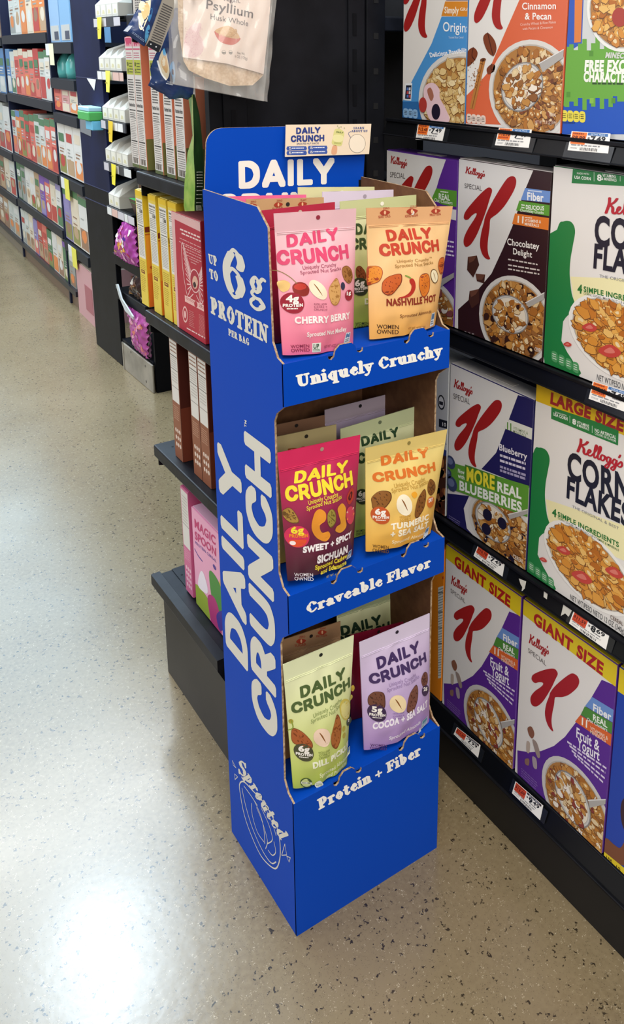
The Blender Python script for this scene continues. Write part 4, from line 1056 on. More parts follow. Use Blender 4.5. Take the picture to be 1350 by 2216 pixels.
def corn(a, H, big):
    """the plain corn flakes layout; H maps the large box's points to this box"""
    P = lambda pts: [H(p) for p in pts]
    T = lambda t, bl, br, tl, col, L=4, b=.02, f=None: a.text(t, H(bl), H(br), H(tl), col, L, b, f)
    a.poly(P([(842, 900), (1420, 1095), (1420, 1330), (868, 1090)]), '#f0e8b4', 1)
    a.blob(P([(762, 600), (800, 566), (846, 584), (868, 640), (856, 720), (842, 800), (838, 890), (850, 1000), (868, 1088), (800, 1150), (790, 1260), (860, 1400), (900, 1490), (700, 1400), (690, 900)]), '#1f7c3f', 2)
    a.poly(P([(690, 620), (770, 600), (850, 1090), (800, 1150), (790, 1260), (900, 1500), (690, 1420)]), '#1f7c3f', 2.5)
    T('Kelloggs', (1042, 590), (1342, 702), (1056, 505), '#b51f30', 5, f=script_logo)
    T('CORN', (985, 752), (1392, 938), (985, 592), '#161a2c', 4, .035)
    T('FLAKES', (978, 885), (1388, 1082), (985, 755), '#161a2c', 4, .035)
    T('THE ORIGINAL & BEST', (1015, 955), (1318, 1100), (1015, 938), '#8a8a8c', 4, .0)
    T('4', (884, 1006), (912, 1018), (886, 960), '#2c7636', 4, .04)
    T('SIMPLE INGREDIENTS', (922, 1010), (1318, 1214), (922, 980), '#2c7636', 4, .025)
    T('CORN | SUGAR | MALT | SALT + 8 VITAMINS & MINERALS', (922, 1028), (1318, 1240), (922, 1014), '#3c6e40', 4, .005)
    bowl(a, H((1112, 1340)), H((1424, 1560)), H((1112, 1105)), CORN, 120, (), 8, .16, '#efece6', '#e0b878', 4)
    for c, r in (((1080, 1400), 66), ((960, 1228), 44), ((1290, 1370), 58), ((830, 1290), 24)):
        a.blob([H((c[0] - r, c[1] - r * .3)), H((c[0], c[1] - r * .55)), H((c[0] + r, c[1] + r * .35)), H((c[0] + r * .7, c[1] + r * .75)), H((c[0] - r * .2, c[1] + r * .5))], '#c4443a', 16)
        a.blob([H((c[0] - r * .5, c[1] - r * .1)), H((c[0] + r * .1, c[1] - r * .25)), H((c[0] + r * .5, c[1] + r * .3)), H((c[0], c[1] + r * .25))], '#d9786a', 17)
    T('NET WT/PESO NETO 12 OZ (340g)', (1002, 1548), (1352, 1778), (1004, 1516), '#5a5a5e', 5, .005)
    T('CEREAL', (1268, 1672), (1352, 1722), (1268, 1648), '#4a2a1a', 22, .01)
    for i in range(4):
        x, y = 735 + i * 42, 1305 + i * 33
        a.blob(P([(x, y), (x + 32, y + 22), (x + 32, y + 74), (x, y + 50)]), '#4f9a62', 5, 4)
        a.fine(H((x + 4, y + 46)), H((x + 28, y + 62)), H((x + 4, y + 8)), 3, '#e8efe4', 6, .35)
def green_band(a, H):
    P = lambda pts: [H(p) for p in pts]
    a.poly(P([(880, 302), (1316, 445), (1312, 552), (878, 378)]), '#1f7c3f', 3)
    a.text('MADE WITH', H((905, 340)), H((978, 364)), H((905, 330)), '#e6efe4', 4, .005)
    a.text('USA CORN', H((892, 356)), H((985, 390)), H((892, 337)), '#eef3ea', 4, .03)
    a.text('8', H((1016, 410)), H((1040, 418)), H((1016, 378)), '#eef3ea', 4, .04)
    a.text('VITAMINS', H((1045, 408)), H((1125, 437)), H((1045, 390)), '#eef3ea', 4, .02)
    a.text('& MINERALS', H((1045, 426)), H((1125, 455)), H((1045, 411)), '#eef3ea', 4, .02)
    a.text('NO ARTIFICIAL', H((1162, 462)), H((1300, 512)), H((1162, 440)), '#eef3ea', 4, .02)
    a.text('COLORS OR FLAVORS', H((1162, 480)), H((1300, 532)), H((1162, 466)), '#eef3ea', 4, .01)
    for x, y in ((1000, 360), (1145, 425)): a.line([H((x, y)), H((x, y + 44))], .0004, '#cfe0cf', 4)
def art_corn_large(a):
    a.poly([(782, 140), (1500, 360), (1500, 545), (778, 262)], '#dfb81f', 1)
    a.text('LARGE SIZE', (872, 276), (1345, 462), (878, 210), '#a01e2a', 4, .05)
    corn(a, lambda p: p, True); green_band(a, lambda p: p)
carton('corn flakes box with yellow large size band, on the third shelf', -.0685, -.305, SH['three'] + .002, .892, '#1f7c3f', art_corn_large, ZC)
def art_corn_small(a):
    f = a.F
    p0 = f.px(ZC((985, 592))); p1 = f.px(ZA((1190, 225)))          # tops of the letter C
    q0 = f.px(ZC((978, 885))); q1 = f.px(ZA((1188, 506)))          # foot of the letter F
    k = (p1[1] - q1[1]) / (p0[1] - q0[1])
    dx, dy = p1[0] - p0[0] * k, p1[1] - p0[1] * k
    inv = lambda P: (lambda w: (CX + F_PX * w.dot(rx) / w.dot(rz), CY + F_PX * w.dot(ry) / w.dot(rz)))(f.at(P) - CAM_C)
    def H(p):
        u, v = f.px(ZC(p)); return inv((u * k + dx, v * k + dy))
    a.z = IDP
    corn(a, H, False)
    a.z = ZA
    a.poly([(1070, -44), (1420, -22), (1420, 62), (1062, 41)], '#1f7c3f', 3)
    a.text('MADE WITH', (1092, -8), (1158, -3), (1092, -18), '#eef3ea', 4, .01)
    a.text('USA CORN', (1078, 16), (1168, 26), (1078, 0), '#eef3ea', 4, .03)
    a.text('8', (1203, 26), (1228, 29), (1203, -6), '#eef3ea', 4, .04)
    a.text('VITAMINS', (1232, 6), (1306, 14), (1232, -12), '#eef3ea', 4, .02); a.text('& MINERALS', (1228, 24), (1310, 33), (1228, 9), '#eef3ea', 4, .02)
    for x in (1186, 1330): a.line([(x, -26), (x, 30)], .0004, '#cfe0cf', 4)
carton('white and green corn flakes box at the right end of the second shelf', -.0805, -.315, SH['two'] + .002, 1.2365, '#1f7c3f', art_corn_small, ZA, top='#8f8a86')

def art_blue(a):
    a.poly([(662, 225), (800, 262), (745, 830), (425, 705), (520, 600), (560, 500)], '#25225a', 1)
    a.poly([(180, 860), (345, 880), (310, 960), (330, 1090), (420, 1190), (180, 1060)], '#25225a', 1)
    a.text('Kelloggs', (246, 172), (368, 222), (250, 120), RED, 3, f=script_logo)
    a.text('SPECIAL', (244, 246), (350, 286), (244, 212), '#6b6462', 3, .004)
    kpx(a, (540, 258), (262, 582), (392, 692))
    a.poly([(606, 384), (770, 446), (765, 520), (570, 438)], '#dfe0d6', 3); a.text('11', (592, 446), (620, 456), (592, 402), '#5d8f34', 4, .04)
    a.text('VITAMINS &', (632, 446), (728, 482), (632, 428), '#8a9a72', 4, .01); a.text('MINERALS', (632, 466), (716, 498), (632, 450), '#8a9a72', 4, .01)
    a.text('Blueberry', (542, 580), (722, 645), (542, 540), '#efeaf2', 4, .02)
    for y, c in ((614, '#dcd6e8'), (648, '#dcd6e8'), (688, '#a9a2c4'), (712, '#a9a2c4')): a.fine((546, y + 16), (716, y + 74), (546, y - 10), 1, c, 4, .6, .05)
    a.poly([(180, 645), (760, 820), (750, 1024), (180, 815)], '#5f9a36', 11)
    a.poly([(322, 674), (532, 750), (522, 842), (320, 770)], '#4b7f2a', 11.5)
    a.text('Now', (276, 726), (318, 740), (276, 700), '#f0f4e8', 12, .02); a.text('with', (276, 758), (318, 774), (276, 732), '#f0f4e8', 12, .02)
    a.text('MORE', (332, 776), (514, 838), (332, 694), '#efe03c', 12, .04); a.text('REAL', (532, 846), (688, 898), (532, 786), '#f2f4ec', 12, .04)
    a.text('BLUEBERRIES', (286, 836), (690, 984), (286, 780), '#f2f4ec', 12, .04)
    for c, r in (((228, 660), 30), ((236, 800), 34), ((212, 730), 22)): a.ell(c, (c[0] + r, c[1] + r * .5), (c[0], c[1] - r * 1.4), '#3a4468', 13); a.ell((c[0] - 4, c[1] - 8), (c[0] + r * .5, c[1]), (c[0] - 4, c[1] - r), '#6a769a', 13.5)
    bowl(a, (575, 1130), (835, 1300), (575, 905), WHEAT, 130, ('#26223c', '#1e1a30'), 10, .13, L=1.2)
    spoon(a, (500, 1048), (612, 1104), (494, 932), [(600, 1000), (745, 962), (745, 990), (612, 1030)], WHEAT, 11, ('#f0e6d8',))
    for c in ((470, 1000), (565, 1055), (462, 1092)): a.ell(c, (c[0] + 30, c[1] + 12), (c[0], c[1] - 38), '#201c34', 21, 14)
    a.text('CEREAL', (636, 1280), (704, 1318), (636, 1254), '#f0e8dc', 22, .01)
    a.fine((215, 1040), (290, 1086), (215, 1000), 3, '#7a72a0', 4, .4)
carton('navy blueberry cereal box beside the display on the third shelf', .148, -.0655, SH['three'] + .002, .861, '#25225a', art_blue, ZC, top='#d9d5d2')
def art_nb(a):
    a.poly([(100, 540), (230, 600), (230, 640), (100, 600)], '#2b3a78', 1)
    a.poly([(100, 600), (230, 628), (230, 1060), (100, 1000)], '#4a2a1e', 2)
    rnd = random.Random(4)
    for i in range(40):
        x, y = rnd.uniform(130, 215), rnd.uniform(630, 1030)
        a.ell((x, y), (x + rnd.uniform(10, 20), y + 5), (x + 3, y - rnd.uniform(16, 34)), rnd.choice(('#8a4a2a', '#a8683a', '#5e2c1c', '#c08a58')), 3 + i % 3, 9)
    a.ell((165, 272), (188, 280), (165, 224), '#2a2c34', 3); a.ell((165, 272), (182, 278), (165, 234), '#dcdcdc', 4); a.poly([(152, 262), (178, 270), (176, 292), (152, 284)], '#2a2c34', 5)
    a.poly([(150, 378), (214, 396), (214, 446), (150, 430)], '#20242e', 3); a.text('10', (172, 424), (196, 430), (172, 402), '#e8e8e8', 4, .02)
    for y in (470, 530): a.line([(150, y), (214, y + 18)], .0005, '#4a5a7a', 3)
carton('grey box with a brown photo, half hidden between the display and the blueberry box', .30, .1525, SH['three'] + .002, .857, '#c2c4c4', art_nb, ZC, '#c9cbcb')

def art_giant(a):
    a.poly([(1172, 790), (1330, 860), (1330, 1990), (640, 1420), (640, 1236), (720, 1248), (790, 1240), (870, 1208), (940, 1150), (1010, 1058), (1100, 915)], '#5a2b8e', 1)
    a.poly([(672, 255), (1330, 725), (1330, 890), (672, 374)], '#e3c81f', 2)
    a.text('GIANT SIZE', (742, 430), (1178, 762), (748, 364), '#b0221f', 4, .045)
    a.text('Kelloggs', (712, 556), (838, 634), (718, 500), RED, 3, f=script_logo)
    a.text('SPECIAL', (708, 616), (822, 704), (708, 588), '#6b6462', 3, .004)
    kpx(a, (1012, 760), (735, 950), (866, 1116))
    a.poly([(1112, 898), (1300, 1012), (1300, 1094), (1068, 955)], '#6e92cf', 3); a.text('Fiber', (1118, 984), (1232, 1048), (1120, 940), '#f2f2f2', 4, .03)
    a.poly([(1066, 957), (1300, 1098), (1300, 1172), (1040, 1010)], '#4f8a38', 3); a.text('REAL', (1118, 1042), (1208, 1094), (1118, 1006), '#f0f4e8', 4, .03); a.text('Oat Clusters', (1080, 1046), (1208, 1118), (1080, 1026), '#f0f4e8', 4, .015)
    a.poly([(1038, 1012), (1300, 1176), (1300, 1258), (1004, 1054)], '#d8662c', 3); a.text('11', (1046, 1070), (1080, 1092), (1048, 1028), '#f6efe2', 4, .04)
    a.text('VITAMINS &', (1100, 1104), (1212, 1172), (1100, 1082), '#f2d8c4', 4, .015); a.text('MINERALS', (1100, 1126), (1198, 1186), (1100, 1106), '#f2d8c4', 4, .015)
    a.text('Fruit &', (1012, 1150), (1158, 1242), (1014, 1090), '#f2edf6', 4, .02); a.text('Yogurt', (1018, 1212), (1158, 1302), (1020, 1152), '#f2edf6', 4, .02)
    for i, y in enumerate((1180, 1206, 1236, 1262)): a.fine((955 + i * 14, y + 12), (1214 - i * 10, y + 190), (955 + i * 14, y - 8), 1, '#dccfe8', 4, .6, .04)
    bowl(a, (1010, 1600), (1245, 1812), (1010, 1330), WHEAT, 170, ('#8a3a34', '#efe4d6'), 12, .1, '#cfcac6')
    spoon(a, (990, 1540), (1100, 1640), (984, 1396), [(1090, 1548), (1226, 1542), (1226, 1566), (1100, 1596)], WHEAT, 13, ('#f0e6da', '#8a3a34'))
    for P, c in (([(705, 1095), (730, 1086), (748, 1130), (735, 1160), (715, 1140)], '#8a5a44'), ([(700, 1180), (720, 1190), (716, 1250), (698, 1240)], '#b9a89a'), ([(735, 1170), (765, 1190), (785, 1270), (765, 1275)], '#9c8a80'), ([(690, 1290), (715, 1290), (712, 1330), (690, 1320)], '#8c6a5e'), ([(735, 1275), (760, 1290), (764, 1350), (742, 1340)], '#a89aa0')):
        a.blob(P, c, 5)
    a.fine((665, 1400), (770, 1500), (665, 1340), 4, '#8a6ab0', 4, .35)
zb = SH['base'] + .001
G2 = carton('giant size purple cereal box, right one of the two on the bottom shelf', -.0643, -.2714, zb, .5015, '#5a2b8e', art_giant, ZD, top='#d0b820', group='giant size cereal boxes on the bottom shelf')
dup(G2, (0, .2118, 0), 'giant size purple cereal box nearest the blue display on the bottom shelf')
def art_or(a):
    a.poly([(100, 100), (190, 80), (190, 960), (100, 980)], '#ec8a1e', 1)
    a.poly([(140, 208), (176, 196), (176, 772), (140, 782)], '#dfe3da', 2)
    a.fine((142, 770), (174, 762), (142, 215), 34, '#6a7070', 3, .3, .1)
    for y in (240, 360, 460, 560): a.line([(140, y + 3), (176, y)], .0006, '#2c3434', 4)
    a.text('E', (158, 860), (172, 858), (158, 828), '#f2e9da', 3, .04); a.ell((172, 146), (176, 146), (172, 136), '#b0222a', 3)
carton('orange cereal box half hidden between the display and the giant box', .36, .1515, zb, .485, '#e8861c', art_or, ZD, '#ec8a1e')
def art_last(a):
    a.poly([(1270, 690), (1500, 870), (1500, 1010), (1270, 860)], '#e3c81f', 1)
    a.blob([(1195, 1790), (1250, 1830), (1290, 1850), (1330, 1800), (1330, 1960), (1190, 1900)], '#7a4a34', 2)
    a.ell((1330, 1650), (1370, 1680), (1330, 1540), '#3a2430', 2)
    a.poly([(1180, 1868), (1330, 1990), (1330, 2080), (1180, 1950)], '#e0c62a', 3)
    a.text('130', (1200, 1938), (1236, 1968), (1202, 1900), '#5a4a14', 4, .03); a.text('12', (1262, 1990), (1290, 2012), (1264, 1960), '#5a4a14', 4, .03)
    a.fine((1200, 1960), (1300, 2040), (1200, 1945), 1, '#5a4a14', 4, .5)
carton('blue cereal box cut by the right edge of the photo on the bottom shelf', -.2745, -.48, zb, .5015, '#1d3a9e', art_last, ZD, '#2143a6', top='#d0b820')

def art_cin(a):
    a.poly([(800, -60), (1100, -60), (1010, 700), (478, 680), (478, 530), (540, 470), (600, 400), (690, 190)], '#d8643e', 1)
    f = (682, 158)
    F_ = a.l(f); d = (F_[0] - KA[2][0], F_[1] - KA[2][1])
    klogo(a, *[(p[0] + d[0], p[1] + d[1]) for p in KA])
    a.text('Cinnamon', (790, 52), (976, 50), (790, 16), '#f8f0ea', 4, .02); a.text('& Pecan', (805, 107), (950, 107), (805, 72), '#f8f0ea', 4, .02)
    a.text('Crunchy Wheat & Rice Flakes', (780, 142), (976, 128), (780, 128), '#f3d3c4', 4, .0); a.text('with Pecans & Cinnamon', (792, 166), (958, 156), (792, 152), '#f3d3c4', 4, .0)
    for P in ([(574, 210), (600, 182), (636, 220), (648, 270), (630, 308), (596, 280)], [(487, 290), (520, 262), (544, 290), (530, 330), (487, 366)], [(594, 380), (620, 354), (640, 360), (634, 392), (604, 410)]):
        a.blob(P, '#7a3a1e', 3); m_ = len(P); a.line([P[1], (sum(p[0] for p in P) / m_, sum(p[1] for p in P) / m_), P[-2]], .0010, '#4c1e10', 4, True)
    a.poly([(560, 330), (590, 322), (525, 604), (500, 596)], '#b9793a', 3); a.line([(575, 330), (514, 596)], .0009, '#8a5426', 4); a.ell((574, 330), (590, 328), (574, 320), '#6a3a1c', 4)
    rnd = random.Random(3)
    for i in range(50):
        x, y = rnd.gauss(530, 20), rnd.gauss(430, 40); a.ell((x, y), (x + 3, y), (x, y - 3), '#a8764a', 3, 5)
    bowl(a, (830, 500), (1080, 505), (830, 218), WHEAT, 170, ('#6e3a1e', '#8a4a28'), 20, .11)
    spoon(a, (790, 480), (902, 470), (800, 350), [(886, 350), (1040, 262), (1040, 302), (905, 398)], WHEAT, 21, ('#f0e6d6',))
    pills(a, 486, 630, 26, 3, '#e8d2c4', 4, .9)
    a.text('CEREAL', (946, 640), (982, 642), (946, 624), '#f2e2d2', 22, .01); a.text('NET WT 11.8 OZ (334g)', (866, 682), (984, 684), (866, 664), '#e8d0bc', 22, .0)
carton('orange red cinnamon and pecan cereal box, middle of the top shelf', .1255, -.0905, SH['one'] + .003, 1.578, '#d8643e', art_cin, ZB_)
def art_orig(a):
    a.poly([(345, 92), (560, 92), (560, 700), (120, 700), (130, 560), (185, 440), (290, 240)], '#4b93d2', 1)
    a.poly([(130, 560), (250, 560), (250, 700), (120, 700)], '#2f6aa8', 1.5)
    a.poly([(365, 8), (560, 8), (560, 94), (344, 88)], '#d98a2c', 2); a.poly([(378, -60), (560, -60), (560, 2), (370, 2)], '#6a1a28', 2)
    F_ = a.l((266, 204)); d = (F_[0] - KA[2][0], F_[1] - KA[2][1])
    klogo(a, *[(p[0] + d[0], p[1] + d[1]) for p in KA])
    a.text('Simply', (362, 72), (441, 74), (362, 38), '#f6ead4', 4, .03); a.text('GRAIN', (448, 60), (520, 62), (448, 42), '#f6ead4', 4, .01)
    a.text('Original', (354, 172), (512, 180), (354, 122), '#f4f6f8', 4, .01); a.text('Toasted Rice Cereal', (384, 212), (466, 212), (384, 200), '#cfe0f0', 4, .0)
    a.text('Delicious Possibilities', (284, 316), (520, 284), (278, 292), '#f4f6f8', 4, .03)
    bowl(a, (440, 560), (690, 565), (440, 285), ('#e2c68a', '#d2b070', '#c49a58', '#ecd8a8', '#d8b97c'), 120, (), 22, .12)
    a.blob([(255, 480), (300, 456), (336, 490), (340, 540), (372, 600), (390, 670), (290, 665), (255, 560)], '#e8c6cc', 16)
    a.ell((246, 578), (268, 578), (246, 536), '#b03a34', 17); a.ell((318, 616), (342, 616), (318, 572), '#20182c', 17); a.blob([(270, 500), (290, 484), (306, 530), (290, 556)], '#a86a54', 17)
    a.poly([(146, 458), (184, 458), (178, 556), (138, 552)], '#eceff2', 3); a.poly([(150, 470), (180, 470), (175, 546), (144, 544)], '#1c2030', 4)
    for i, c in enumerate(('#5a7ac0', '#d8d8e0', '#c04a50', '#d8d8e0', '#5a7ac0', '#c04a50')): a.poly([(154 + (i % 2) * 12, 482 + i // 2 * 20), (164 + (i % 2) * 12, 482 + i // 2 * 20), (163 + (i % 2) * 12, 498 + i // 2 * 20), (153 + (i % 2) * 12, 498 + i // 2 * 20)], c, 5)
    pills(a, 137, 600, 26, 3, '#8ab4dc', 3, .9)
carton('blue and white cereal box, leftmost on the top shelf', .3045, .1275, SH['one'] + .003, 1.578, '#3b78b4', art_orig, ZB_)
def art_frost(a):
    a.poly([(990, -80), (1130, -80), (1118, 240), (1020, 300)], '#2a56b8', 1)
    a.poly([(1080, -80), (1125, -80), (1112, 232), (1076, 236)], '#dd7e3a', 1.5)
    bowl(a, (1330, 60), (1530, 70), (1330, -170), CORN, 60, (), 24, .16, '#ecebe6')
    a.ell((1330, 95), (1372, 95), (1330, 42), '#a83a2c', 16)
    st = [(1010, 280)]; tops = (258, 244, 276, 240, 215, 278, 238, 205, 270, 232, 262, 214, 276, 236)
    x = 1025
    for t in tops: st += [(x, t), (x + 24, t)]; x += 24
    bots = (560, 560, 530, 590, 545, 600, 540, 588, 548, 606, 540, 584, 560, 590)
    st += [(x, 560)]
    for b_ in bots: st += [(x, b_), (x - 24, b_)]; x -= 24
    st += [(1000, 560)]
    a.poly(st, '#69a83c', 2)
    a.poly([(980, 520), (1420, 520), (1420, 740), (980, 740)], '#1552ba', 1)
    for x_, y_ in ((1160, 280), (1034, 506), (1282, 540), (1162, 540)): a.poly([(x_, y_), (x_ + 22, y_), (x_ + 21, y_ + 30), (x_ - 1, y_ + 30)], '#548f30' if x_ != 1162 else '#86bc48', 3)
    a.text('MINECR', (1248, 318), (1372, 322), (1254, 290), '#d5d5d0', 4, .05)
    a.text('FREE EXC', (1133, 390), (1356, 392), (1137, 336), '#f4f6ec', 4, .06); a.text('CHARACTE', (1128, 448), (1356, 451), (1131, 396), '#f4f6ec', 4, .06)
    a.fine((1176, 470), (1360, 472), (1176, 454), 1, '#2c4a20', 4, .6, 0)
    pills(a, 1008, 612, 33, 2, '#e8d84a', 4, 1.1)
    a.fine((1010, 684), (1082, 686), (1010, 670), 1, '#0c357c', 4, .6)
carton('blue and green cereal box with a free offer, rightmost on the top shelf', -.0935, -.31, SH['one'] + .003, 1.578, '#1552ba', art_frost, ZB_, '#cfd2d2')

# ------------------------------------------------------------------ price tags in the channels
def price_tag(label, z_shelf, zoom, quad, red_price, price, dark=False, torn=False):
    fc = Face((XC - 0.0005, 0, z_shelf - 0.025), (0, -1, 0), (0.01, 0, 0.042))
    q = [fc.px(zoom(p)) for p in quad]                    # tl tr br bl
    c = ((q[0][0] + q[2][0]) / 2, (q[0][1] + q[2][1]) / 2)
    r = thing('price_tag', label, 'price tag', fc.at(c), 'price tags on the cereal shelves')
    hold = MB()
    hx0, hx1 = q[3][0] - .008, q[1][0] + .010
    zb_, zt_ = -.0055, .0195
    hold.prism([fc.at(p, 0.0010) for p in ((hx0, zb_), (hx1, zb_), (hx1 + .002, zt_), (hx0 + .002, zt_))], -fc.N * .0012, M('#1b1d21', 0.25, spec=.5))
    hold.build('label_holder', r)
    g = MB()
    g.prism([fc.at(p, 0.0016) for p in q], -fc.N * .0004, M('#ece9e4', 0.35))
    a = Art(fc, g, lambda p: p)
    m_ = lambda s, t: ((q[3][0] * (1 - s) + q[2][0] * s) * (1 - t) + (q[0][0] * (1 - s) + q[1][0] * s) * t, (q[3][1] * (1 - s) + q[2][1] * s) * (1 - t) + (q[0][1] * (1 - s) + q[1][1] * s) * t)
    a.l = lambda p: m_(*p)
    a.STEP = 0.00011; L0 = 16
    if not torn:
        a.poly([(.03, .36), (.4, .34), (.42, .97), (.03, .98)], '#e8762c' if not dark else '#c8492c', L0)
        a.poly([(.44, .84), (.95, .82), (.95, .97), (.44, .98)], '#3f6fa8' if not dark else '#3a2c30', L0)
        a.text(red_price, (.05, .58), (.38, .57), (.05, .78), '#5a2016', L0 + 1, .03)
        a.fine((.06, .4), (.36, .4), (.06, .52), 1, '#a83a1c', L0 + 1, .7); a.fine((.06, .82), (.36, .82), (.06, .94), 1, '#8a3418', L0 + 1, .6)
        a.text('RETAIL PRICE', (.52, .86), (.88, .86), (.52, .94), '#d6e2f0', L0 + 1, .0)
        a.text('$', (.45, .6), (.51, .6), (.45, .74), '#1c1e24', L0 + 1, .03); a.text(price[0], (.53, .5), (.66, .5), (.53, .80), '#1c1e24', L0 + 1, .04); a.text(price[1:], (.68, .58), (.9, .58), (.68, .80), '#1c1e24', L0 + 1, .03)
        a.fine((.58, .4), (.82, .4), (.58, .5), 1, '#6a6a6e', L0 + 1, .6); a.fine((.06, .24), (.85, .24), (.06, .36), 1, '#8a8a8c', L0 + 1, .5)
    rnd = random.Random(len(label))
    x = .3 if not torn else .12
    while x < .72:
        w_ = rnd.choice((.008, .014, .02)); a.poly([(x, .05), (x + w_, .05), (x + w_, .2), (x, .2)], '#3a3a3e', L0 + 1); x += w_ + .016
    a.fine((.06, .1), (.24, .1), (.06, .2), 2, '#9a9a9c', L0 + 1, .4)
    g.build('paper', r)
ZT = Z(820, 240, 2.547)
price_tag('price tag under the leftmost blue and white box of the top shelf', SH['one'], ZT, [(219, 72), (370, 88), (352, 168), (205, 158)], '$12.48', '749')
price_tag('price tag under the orange red cinnamon box', SH['one'], ZT, [(665, 94), (846, 104), (828, 205), (642, 190)], '$10.16', '749')
price_tag('price tag under the blue and green free offer box', SH['one'], ZT, [(1066, 113), (1279, 126), (1266, 236), (1043, 218)], '$9.99', '749')
price_tag('price tag under the second shelf above the large size corn flakes', SH['two'], Z(940, 660, 3.293), [(1133, 543), (1400, 625), (1385, 770), (1103, 668)], '$12.48', '749')
ZP = Z(930, 1090, 3.214)
price_tag('price tag under the navy blueberry box', SH['three'], ZP, [(342, 283), (525, 412), (508, 506), (308, 362)], '$10.78', '749', True)
price_tag('price tag under the large size corn flakes box', SH['three'], ZP, [(1006, 742), (1256, 898), (1228, 1014), (972, 832)], '$11.59', '869', True)
ZQ = Z(930, 1480, 3.214)
price_tag('price tag under the left giant size box by the floor', SH['base'], ZQ, [(192, 300), (356, 425), (338, 512), (170, 348)], '$11.29', '799', True)
price_tag('price tag under the right giant size box by the floor', SH['base'], ZQ, [(600, 676), (792, 845), (770, 946), (575, 758)], '$12.69', '949', True)
def scrap(label, z_shelf, zoom, P):
    fc = Face((XC - 0.0005, 0, z_shelf - 0.025), (0, -1, 0), (0.01, 0, 0.042))
    g = MB(); q = [fc.px(zoom(p)) for p in P]
    g.prism([fc.at(p, 0.0012) for p in q], -fc.N * .0005, M('#c9c6bc', .6))
    o = g.build('paper_scrap', off=fc.at(q[0])); tag(o, label, 'paper scrap')
scrap('torn white paper scrap on the third shelf edge between the two price tags', SH['three'], ZP, [(622, 520), (672, 540), (662, 590), (640, 612), (646, 580), (634, 560)])
scrap('small torn paper strip under the large size corn flakes box', SH['three'], ZP, [(798, 588), (824, 606), (816, 664), (794, 648)])
scrap('torn grey paper flap left of the last price tag on the third shelf', SH['three'], ZP, [(936, 684), (1002, 720), (968, 786), (944, 762), (914, 780)])

# ================================================================== BOXES ON THE NEAR SHELVING
XN = 0.085
def spine_box(label, x, y0, y1, z0, z1, depth, body, art_spine, art_side=None, zoom=IDP, name='cereal_box', spine_paper='#e2ddd6', group=None, side_paper=None, top=None):
    """stands like a book: its narrow panel faces the aisle, its broad side faces the camera end"""
    r = thing(name, label, 'cereal box', (x + depth / 2, (y0 + y1) / 2, z0), group)
    g = MB(); g.box(x, x + depth, y1, y0, z0, z1, M(body, 0.42), 0.001); g.build('carton', r)
    g = MB(); a = Art(faceX(x - 0.0003), g, zoom, rough=0.42)
    e = .0006
    a.clip = (-y0 + e, -y1 - e, z0 + e, z1 - e)
    a.put([(-y0 + e, z0 + e), (-y1 - e, z0 + e), (-y1 - e, z1 - e), (-y0 + e, z1 - e)], [[0, 1, 2, 3]], spine_paper, 0)
    a.R = lambda u, v: (-y0 + (y0 - y1) * u, z0 + (z1 - z0) * v)
    art_spine(a); g.build('spine_panel', r)
    g = MB(); a = Art(faceY(y1 - 0.0003), g, IDP, rough=0.42)
    a.clip = (x + e, x + depth - e, z0 + e, z1 - e)
    a.put([(x + e, z0 + e), (x + depth - e, z0 + e), (x + depth - e, z1 - e), (x + e, z1 - e)], [[0, 1, 2, 3]], side_paper or body, 0)
    a.R = lambda u, v: (x + depth * u, z0 + (z1 - z0) * v)
    if art_side: art_side(a)
    g.build('broad_panel', r)
    g = MB(); g.box(x + .003, x + depth - .003, y1 + .002, y0 - .002, z1 - .0002, z1 + .0012, M(top or body, .5)); g.build('top_flap', r)
    return r
def rect(a, u0, u1, v0, v1, col, L=1): a.fill([a.R(u0, v0), a.R(u1, v0), a.R(u1, v1), a.R(u0, v1)], col, L)
def rfine(a, u0, u1, v0, v1, rows, col, L=3, k=.35, rag=.15):
    l = a.l; a.l = lambda p: a.R(*p)
    a.fine((u0, v0), (u1, v0), (u0, v1), rows, col, L, k, rag); a.l = l
def rtext(a, t, u0, v0, u1, vh, col, L=3, b=.02, rot=False):
    l = a.l; a.l = lambda p: a.R(*p)
    a.text(t, (u0, v0), (u1, v0), (u0, vh), col, L, b); a.l = l
def sp_white(a):
    rect(a, 0, 1, .93, 1, '#efa9b6'); a.fill(catmull([a.R(u, v) for u, v in ((.1, .99), (.9, .99), (.82, .945), (.66, .955), (.56, .93), (.44, .95), (.3, .93), (.2, .955))], 4), '#d2406a', 2)
    rect(a, .05, .95, .905, .915, '#d2406a', 2); rfine(a, .12, .88, .84, .89, 3, '#c8607a')
    rect(a, .06, .94, .72, .83, '#b9bf3e', 2); rtext(a, '10', .16, .785, .34, .812, '#39401c', 4, .04); rtext(a, '15', .16, .735, .34, .762, '#39401c', 4, .04); rfine(a, .42, .9, .73, .815, 4, '#56602a', 4)
    rfine(a, .14, .88, .52, .69, 9, '#5c5856', 3, .45)
    rtext(a, 'Nutrition Facts', .12, .478, .88, .503, '#2c2a2a', 4, .03)
    rect(a, .1, .9, .445, .453, '#242222', 3); rfine(a, .12, .9, .39, .435, 3, '#5a5654'); rect(a, .1, .9, .386, .389, '#3a3634', 3)
    rfine(a, .12, .9, .22, .38, 12, '#8a8480', 3, .3, .3); rect(a, .1, .9, .205, .214, '#2c2a2a', 3); rect(a, .1, .9, .14, .143, '#4a4644', 3)
    rfine(a, .12, .9, .15, .2, 3, '#8a8480'); rfine(a, .12, .9, .07, .135, 4, '#8a8480')
    for i in range(7): rect(a, .16 + i * .1, .19 + i * .1 + (i % 3) * .02, .035, .075, '#55483a', 3)
    rect(a, 0, 1, 0, .028, '#5e6a3c', 2)
